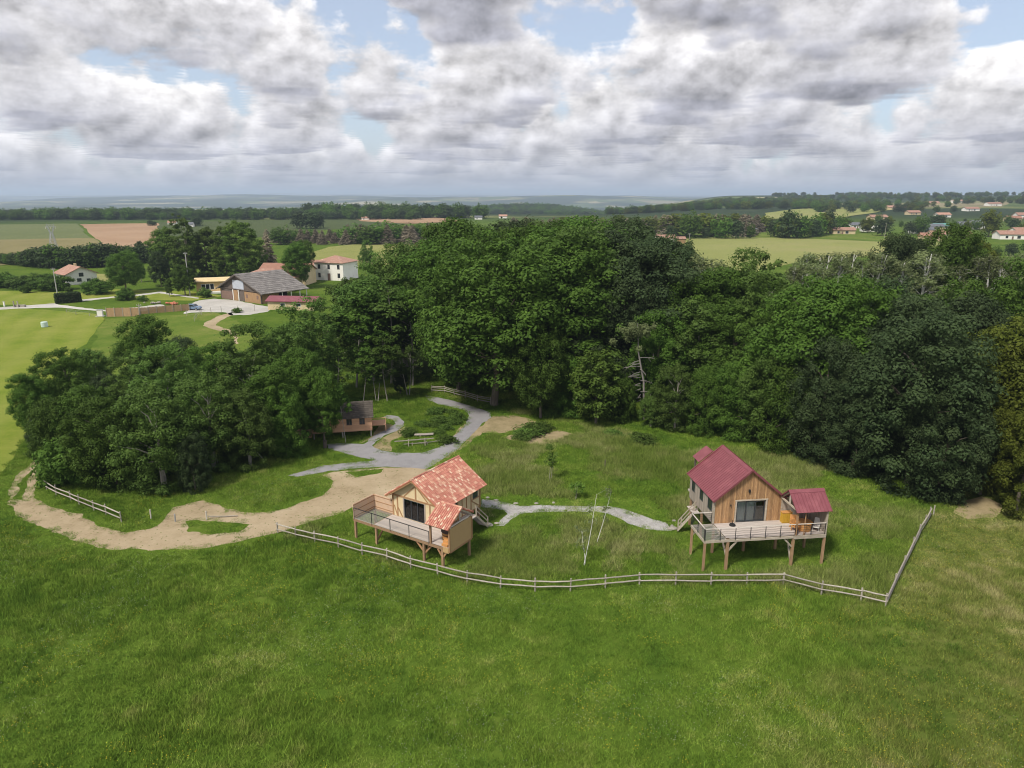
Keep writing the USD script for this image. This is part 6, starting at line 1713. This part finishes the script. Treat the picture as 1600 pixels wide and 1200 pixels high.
bale(70, 511)
a, b = at(89, 475), at(127, 472)
t = thing('clipped_hedge', (a[0], a[1], 0), math.atan2(b[1] - a[1], b[0] - a[0]), label='block of clipped dark hedge beside the pale farm drive', category='hedge')
L = float(np.hypot(*(b - a)[:2]))
rs = np.random.default_rng(3)
n = 7000
face = rs.integers(0, 4, n); P = np.c_[rs.random(n) * L, rs.random(n) * 2.2, rs.random(n) * 2.6]
P[face == 0, 2] = 2.6; P[face == 1, 1] = 0; P[face == 2, 0] = np.where(rs.random((face == 2).sum()) < 0.5, 0, L); P[face == 3, 1] = 2.2
P += rs.normal(size=(n, 3)) * 0.06
lv = leaves([(p, 0.05) for p in P], n, 0.20, rs=rs)
tone(obj('foliage', lv[:2], M['dark_leaf'], t), lv[2])
obj('inner_branches', MB().box((0.1, 0.1, 0), (L - 0.1, 2.1, 2.5)), M['bark'], t)


def reed_fence(pa, pb, label, h=2.2, z0=0.0):
    a, b = at(*pa), at(*pb)
    L = float(np.hypot(*(b - a)[:2]))
    t = thing('reed_fence', (a[0], a[1], 0), math.atan2(b[1] - a[1], b[0] - a[0]), label=label, category='fence')
    k = max(3, int(L / 1.9))
    for i in range(k):
        m = MB(); u0 = L * i / k + 0.06; w = L / k - 0.12
        for j in range(24):
            u = u0 + w * j / 24
            m.box((u, rng.uniform(-0.02, 0.02), z0), (u + w / 24 * 0.9, 0.04, z0 + h + rng.normal() * 0.05))
        obj('reed_panel', m, M['reed'], t)
    for i in range(k + 1):
        u = L * i / k
        obj('post', MB().box((u - 0.06, -0.09, -0.2), (u + 0.06, 0.0, z0 + h + 0.15)), M['fence_wood'], t)


reed_fence((167, 495), (218, 494), 'brown reed fence along the farm drive, the nearer and taller length')
reed_fence((219, 491), (296, 485), 'longer and lower brown reed fence right of the taller length', 1.7)


def wire_fence(pix, label, h=1.2):
    pts = [at(*p) for p in pix]; o = pts[0]
    t = thing('wire_fence', (o[0], o[1], 0), label=label, category='fence')
    for p in pts:
        q = p - o
        obj('post', MB().tube([(q[0], q[1], -0.2), (q[0], q[1], h)], 0.06, 5), M['fence_wood'], t)
    for z in (0.4, 0.8, 1.1):
        m = MB()
        for a, b in zip(pts[:-1], pts[1:]):
            m.beam(a - o + [0, 0, z], b - o + [0, 0, z], 0.02)
        obj('wire', m, M['galvanised'], t)


wire_fence([(292, 494), (315, 492), (330, 490), (346, 488), (372, 487), (398, 486)], 'thin wire fence along the near edge of the farm yard', 1.6)
wire_fence([(304, 502), (307, 497), (313, 491)], 'short grey wire gate beside the pale track', 1.2)
wire_fence([(104, 488), (119, 492), (140, 494), (152, 496)], 'low white-posted wire fence on the hay field edge by the drive', 0.9)


def car(px, py):
    x, y, _ = at(px, py)
    t = thing('parked_car', (x, y, 0), -0.12, label='blue-grey car parked at the right end of the reed fences', category='car')
    prof = [(-2.1, 0.35), (2.05, 0.35), (2.1, 0.75), (1.9, 0.92), (1.05, 1.0), (0.45, 1.48), (-1.2, 1.5), (-1.9, 1.05), (-2.12, 0.9)]
    obj('body', MB().slab(prof, (0, 0.85, 0), (1, 0, 0), (0, 0, 1), 1.7), M['car_paint'], t)
    g = [(0.95, 1.0), (0.42, 1.42), (-1.15, 1.44), (-1.75, 1.05)]
    obj('window', MB().slab(g, (0, -0.857, 0), (1, 0, 0), (0, 0, 1), 0.012), M['window_dark'], t)
    obj('window', MB().slab(g, (0, 0.869, 0), (1, 0, 0), (0, 0, 1), 0.012), M['window_dark'], t)
    obj('windscreen', MB().beam((1.02, 0, 1.05), (0.5, 0, 1.47), 1.5, 0.03, up=(0.6, 0, 0.6)), M['window_dark'], t)
    for u in (-1.35, 1.35):
        for v in (-0.87, 0.87):
            w = obj('wheel', MB().tube([(u, v - 0.1, 0.33), (u, v + 0.1, 0.33)], 0.33, 14), M['rubber'], t)
            obj('rim', MB().tube([(u, v - 0.105, 0.33), (u, v + 0.105, 0.33)], 0.2, 10), M['galvanised'], w)
    for v in (-0.6, 0.6):
        obj('headlight', MB().box((2.06, v - 0.18, 0.68), (2.11, v + 0.18, 0.82)), M['white_plastic'], t)


car(302, 484)


def utility_pole(px, py, h, label, arm=False, wood=True):
    x, y, _ = at(px, py)
    t = thing('utility_pole', (x, y, 0), 0.3, label=label, category='pole')
    obj('shaft', MB().tube([(0, 0, -0.5), (0, 0, h)], [0.17, 0.11], 8), M['concrete' if not wood else 'grey_bark'], t)
    obj('crossarm', MB().beam((-0.6, 0, h - 0.4), (0.6, 0, h - 0.4), 0.1), M['galvanised'], t)
    for u in (-0.5, 0.0, 0.5):
        obj('insulator', MB().tube([(u, 0, h - 0.35), (u, 0, h - 0.1)], 0.05, 6), M['white_plastic'], t)


utility_pole(90, 463, 8.5, 'pale concrete pole in front of the small white house', wood=False)
utility_pole(297, 462, 13, 'pale pole over the yellow farm building', wood=False)
utility_pole(219, 493, 3.0, 'thin dark pole where the two reed fences meet')
utility_pole(1075, 405, 12, 'thin pole on the crop field left of the hip-roofed villa')
utility_pole(1162, 372, 8, 'thin pole on the crop field before the hip-roofed villa')
utility_pole(1246, 371, 9, 'thin pole on the crop field left of the village')
utility_pole(1382, 372, 10, 'thin pole at the near edge of the village')

x, y, _ = at(157, 494)
t = thing('meter_box', (x, y, 0), 0.2, label='white box on a small slab by the left end of the reed fence', category='box')
obj('cabinet', MB().box((-0.6, -0.4, 0.1), (0.6, 0.4, 1.6)), M['white_wall'], t)
obj('lid', MB().beam((-0.7, 0, 1.64), (0.7, 0, 1.7), 0.95, 0.06), M['galvanised'], t)
obj('slab', MB().box((-1.0, -0.8, 0.0), (1.0, 0.8, 0.1)), M['concrete'], t)
for i, (px, py, w) in enumerate([(7, 479, 'white post at the left edge beside the farm drive'), (25, 480, 'pair of wooden gate posts at the left end of the farm drive'), (240, 475, 'pile of pale stones by the farm yard'), (268, 476, 'low red heap beside the farm yard')]):
    x, y, _ = at(px, py)
    if i == 0:
        t = thing('white_post', (x, y, 0), label=w, category='post')
        obj('shaft', MB().box((-0.15, -0.15, 0), (0.15, 0.15, 1.3)), M['white_wall'], t); obj('cap', MB().box((-0.2, -0.2, 1.303), (0.2, 0.2, 1.4)), M['concrete'], t)
    elif i == 1:
        t = thing('gate_posts', (x, y, 0), label=w, category='gate')
        for u in (-0.5, 0.6):
            obj('post', MB().box((u - 0.12, -0.12, 0), (u + 0.12, 0.12, 1.7)), M['fence_wood'], t)
        obj('base_stone', MB().box((-0.4, 0.2, 0), (2.2, 0.9, 0.6)), M['stone'], t)
    else:
        t = thing('stone_heap' if i == 2 else 'tile_heap', (x, y, 0), label=w, category='heap')
        for k in range(14):
            obj('stone' if i == 2 else 'tile', MB().sphere((rng.normal() * 1.4, rng.normal() * 0.5, 0.2 + 0.3 * rng.random()), 0.4 * rng.uniform(0.6, 1.2), 1, (1, 0.8, 0.7)), M['stone' if i == 2 else 'tile'], t)


# ------------------------------------------------------------------ pylon
def pylon(px, py, h):
    a = hit(px, py)
    k_ = h / 27.0
    t = thing('power_pylon', (a[0], a[1], float(a[2])), 0.25, label='grey lattice power pylon with a forked head before the striped field', category='pylon')
    m = MB(); w0, w1, hb = 1.9, 0.55, h * 0.66
    C = lambda k, z: np.array([(-1, -1), (1, -1), (1, 1), (-1, 1)][k % 4] + (0,)) * (w0 + (w1 - w0) * z / hb) + [0, 0, z]
    for k in range(4):
        obj('leg', MB().beam(C(k, 0), C(k, hb), 0.16), M['galvanised'], t)
    zs = [0, 0.34 * hb, 0.6 * hb, 0.82 * hb, hb]
    for z0, z1 in zip(zs[:-1], zs[1:]):
        for k in range(4):
            m.beam(C(k, z0), C(k + 1, z1), 0.09); m.beam(C(k + 1, z0), C(k, z1), 0.09); m.beam(C(k, z1), C(k + 1, z1), 0.09)
    obj('lattice', m, M['galvanised'], t)
    for s in (-1, 1):
        n = MB()
        for v in (-0.3, 0.3):
            n.beam((s * 0.55, v, hb), (s * 1.9, v, h * 0.9), 0.12); n.beam((s * 0.15, v, hb), (s * 1.3, v, h * 0.9), 0.10)
            for q in range(4):
                f0, f1 = q / 4, (q + 1) / 4
                n.beam((s * (0.55 + 1.35 * f0), v, hb + (h * 0.9 - hb) * f0), (s * (0.15 + 1.15 * f1), v, hb + (h * 0.9 - hb) * f1), 0.07)
        n.beam((s * 1.6, 0, h * 0.9), (s * 1.7, 0, h), 0.12)
        obj('fork', n, M['galvanised'], t)
    n = MB()
    for v in (-0.25, 0.25):
        n.beam((-2.6, v, h * 0.9), (2.6, v, h * 0.9), 0.12); n.beam((-1.7, v, h * 0.97), (1.7, v, h * 0.97), 0.10)
    for u in np.arange(-1.7, 1.7, 0.6):
        n.beam((u, 0, h * 0.9), (u + 0.3, 0, h * 0.97), 0.07); n.beam((u + 0.3, 0, h * 0.97), (u + 0.6, 0, h * 0.9), 0.07)
    obj('crossarm', n, M['galvanised'], t)
    for u in (-2.4, 0, 2.4):
        obj('insulator', MB().tube([(u, 0, h * 0.9), (u, 0, h * 0.9 - 1.2)], 0.08, 6), M['white_plastic'], t)


pylon(85, 393, 14.5)


# ------------------------------------------------------------------ grass
def patch(seed, n, size, h, w, lean=0.35):
    rs = np.random.default_rng(seed)
    c = rs.uniform(-size / 2, size / 2, (n, 2))
    # tufts
    tc = rs.uniform(-size / 2, size / 2, (max(4, n // 14), 2)); pick = rs.integers(0, len(tc), n)
    c = np.where(rs.random((n, 1)) < 0.6, tc[pick] + rs.normal(size=(n, 2)) * 0.12, c)
    a = rs.uniform(0, 2 * np.pi, n); d = np.c_[np.cos(a), np.sin(a)]
    hh = h * rs.uniform(0.45, 1.15, n)
    tip = c + rs.normal(size=(n, 2)) * lean * hh[:, None]
    v = np.stack([np.c_[c - d * w / 2, np.full(n, -0.03)], np.c_[c + d * w / 2, np.full(n, -0.03)], np.c_[tip, hh]], 1).reshape(-1, 3)
    f = np.arange(3 * n).reshape(-1, 3)
    return v, f, np.repeat(rs.random(n), 3)


def instances(name, protos, pts, scales, zs=None):
    pi = UsdGeom.PointInstancer.Define(stage, f'/World/{name}')
    paths = []
    for i, (m, mt) in enumerate(protos):
        q = f'/World/{name}/tuft' + (f'_{i:03d}' if i else '')
        pm = usdkit.mesh(stage, q, m[:2], M[mt]); paths.append(q)
        if len(m) > 2:
            tone(pm, m[2])
    pi.CreatePrototypesRel().SetTargets(paths)
    rs = np.random.default_rng(len(pts))
    n = len(pts)
    pi.CreatePositionsAttr(Vt.Vec3fArray.FromNumpy(np.c_[pts, np.zeros(n)].astype(np.float32)))
    pi.CreateScalesAttr(Vt.Vec3fArray.FromNumpy(scales.astype(np.float32)))
    a = rs.uniform(0, np.pi, n)
    pi.CreateOrientationsAttr(Vt.QuathArray([Gf.Quath(float(math.cos(x)), 0, 0, float(math.sin(x))) for x in a]))
    pi.CreateProtoIndicesAttr(Vt.IntArray.FromNumpy(rs.integers(0, len(protos), n).astype(np.int32)))
    tag(pi, kind='stuff')
    print(name, n)


track = ZONES['track'].buffer(0); nograss = ZONES['nograss'].buffer(0); short = ZONES['short'].buffer(0); thin = ZONES['thin'].buffer(0)
FRONT = sg.Polygon([at(*p)[:2] for p in [(434, 833), (529, 856), (642, 888), (730, 911), (836, 924), (945, 919), (1055, 914), (1223, 913), (1345, 939), (1383, 948), (1426, 857), (1452, 809), (1500, 790), (1400, 760), (1230, 715), (1000, 680), (800, 640), (700, 700), (660, 730), (620, 760), (540, 800)]]).buffer(0)
gx, gy = np.meshgrid(np.arange(-75, 75, 1.25), np.arange(26, 118, 1.25))
gp = np.c_[gx.ravel(), gy.ravel()] + rng.uniform(-0.5, 0.5, (gx.size, 2))
gp = gp[np.abs(gp[:, 0]) < gp[:, 1] * 0.80 + 3]
core = track.buffer(-0.05)
gp = gp[~shapely.contains_xy(core, gp[:, 0], gp[:, 1]) & ~shapely.contains_xy(nograss, gp[:, 0], gp[:, 1]) & ~shapely.contains_xy(thin, gp[:, 0], gp[:, 1])]
under = shapely.union_all([sg.Polygon([put(RC, RY, u, v, 0)[:2] for u, v in ((0, 0), (10.4, 0), (10.4, 3), (8, 8.6), (0, 8.6))]), sg.Polygon([put(LC, LY, u, v, 0)[:2] for u, v in ((0, 0), (10.8, 0), (10.8, 3), (8.2, 8.5), (2, 8.5), (0, 3))])])
inside = shapely.contains_xy(FRONT, gp[:, 0], gp[:, 1])
near_edge = shapely.contains_xy(track.buffer(1.3), gp[:, 0], gp[:, 1]) | shapely.contains_xy(short, gp[:, 0], gp[:, 1]) | shapely.contains_xy(under.buffer(1.0), gp[:, 0], gp[:, 1])
nz = meshkit.fbm(np.c_[gp / 7.0, np.zeros(len(gp))], 3, 2)
hz = np.where(near_edge, 0.26, np.clip(0.55 + 1.0 * (nz - 0.3), 0.5, 1.1))
hz = hz * rng.uniform(0.7, 1.35, len(hz))
dry = gp @ [0.79, -0.61] > -6.78 + 3.8
hz = np.where(~inside & ~dry & ~near_edge, hz * 0.8, hz)
sc = np.c_[np.full(len(gp), 1.0), np.full(len(gp), 1.0), hz]
tall = inside & ~near_edge & (nz > 0.40)
instances('meadow_grass', [(patch(s, 520, 1.7, 0.42, 0.036), 'blade') for s in (1, 2, 3, 4)], gp[~tall], sc[~tall])
instances('tall_grass', [(patch(s, 520, 1.7, 0.62, 0.032, 0.45), 'tall_blade') for s in (5, 6, 7)], gp[tall], sc[tall])
M['buttercup'] = surf('buttercup', (0.62, 0.50, 0.03), (0.55, 0.42, 0.03), 3)
M['clover'] = surf('clover', (0.62, 0.62, 0.54), (0.5, 0.52, 0.4), 3)


def flowers(seed, n, size, z, s):
    rs = np.random.default_rng(seed)
    p = np.c_[rs.normal(size=(n, 2)) * size / 2.5, rs.uniform(0.6, 1.1, n) * z]
    a = rs.uniform(0, 6.28, n)
    v = np.stack([p + s * np.c_[np.cos(a + k), np.sin(a + k), 0.2 * np.ones(n)] for k in (0, 2.1, 4.2)], 1).reshape(-1, 3)
    return v, np.arange(3 * n).reshape(-1, 3)


front = gp[~inside & ~near_edge & (gp[:, 1] < 75)]
fn = meshkit.fbm(np.c_[front / 5.0 + 50, np.zeros(len(front))], 3, 8)
fsel = (fn > 0.62) | ((front @ [0.79, -0.61] > -6.78 + 1.0) & (fn > 0.46))
instances('buttercups', [(flowers(s, 10, 1.4, 0.34, 0.03), 'buttercup') for s in (1, 2)], front[fsel], np.ones((int(fsel.sum()), 3)))
fn2 = meshkit.fbm(np.c_[front / 6.0 + 90, np.zeros(len(front))], 3, 18)
instances('clover', [(flowers(s, 9, 1.6, 0.26, 0.024), 'clover') for s in (3, 4)], front[fn2 > 0.6], np.ones((int((fn2 > 0.6).sum()), 3)))
# weeds in the island between the gravel drive and its spur
isl = [at(*p) for p in Q6([(800, 268), (850, 255), (905, 262), (950, 300), (900, 330), (840, 320), (870, 365), (790, 350), (820, 395), (720, 345), (640, 400)])]
for i, p in enumerate(isl):
    plant('weed_a', 'weed_clump', p[0], p[1], R.uniform(0.5, 0.9), 'leafy weed clump in the grass island inside the bend of the gravel drive', 'weeds', 'weeds in the island of the drive', 1.2)
for i, p in enumerate([at(*q) for q in [(822, 680), (835, 677), (850, 672), (700, 690), (815, 685), (1000, 690), (960, 680)]]):
    plant('weed_a', 'weed_clump', p[0], p[1], R.uniform(0.6, 1.1), 'low weed clump in the rough meadow below the wood', 'weeds', 'weeds in the rough meadow', 1.6)

# ------------------------------------------------------------------ air
air = trimesh.creation.box([100000, 100000, 330]); air.apply_translation([0, 0, 330 / 2 - 190])
M['haze'] = shader('haze', {'v': ('principled_volume', dict(color=(0.67, 0.80, 0.95), density=1.05e-4, anisotropy=0.2))}, [], surface=None, volume='v.volume')
obj('haze', (air.vertices, air.faces), M['haze'], kind='stuff')
print('trees', COUNTED[0])
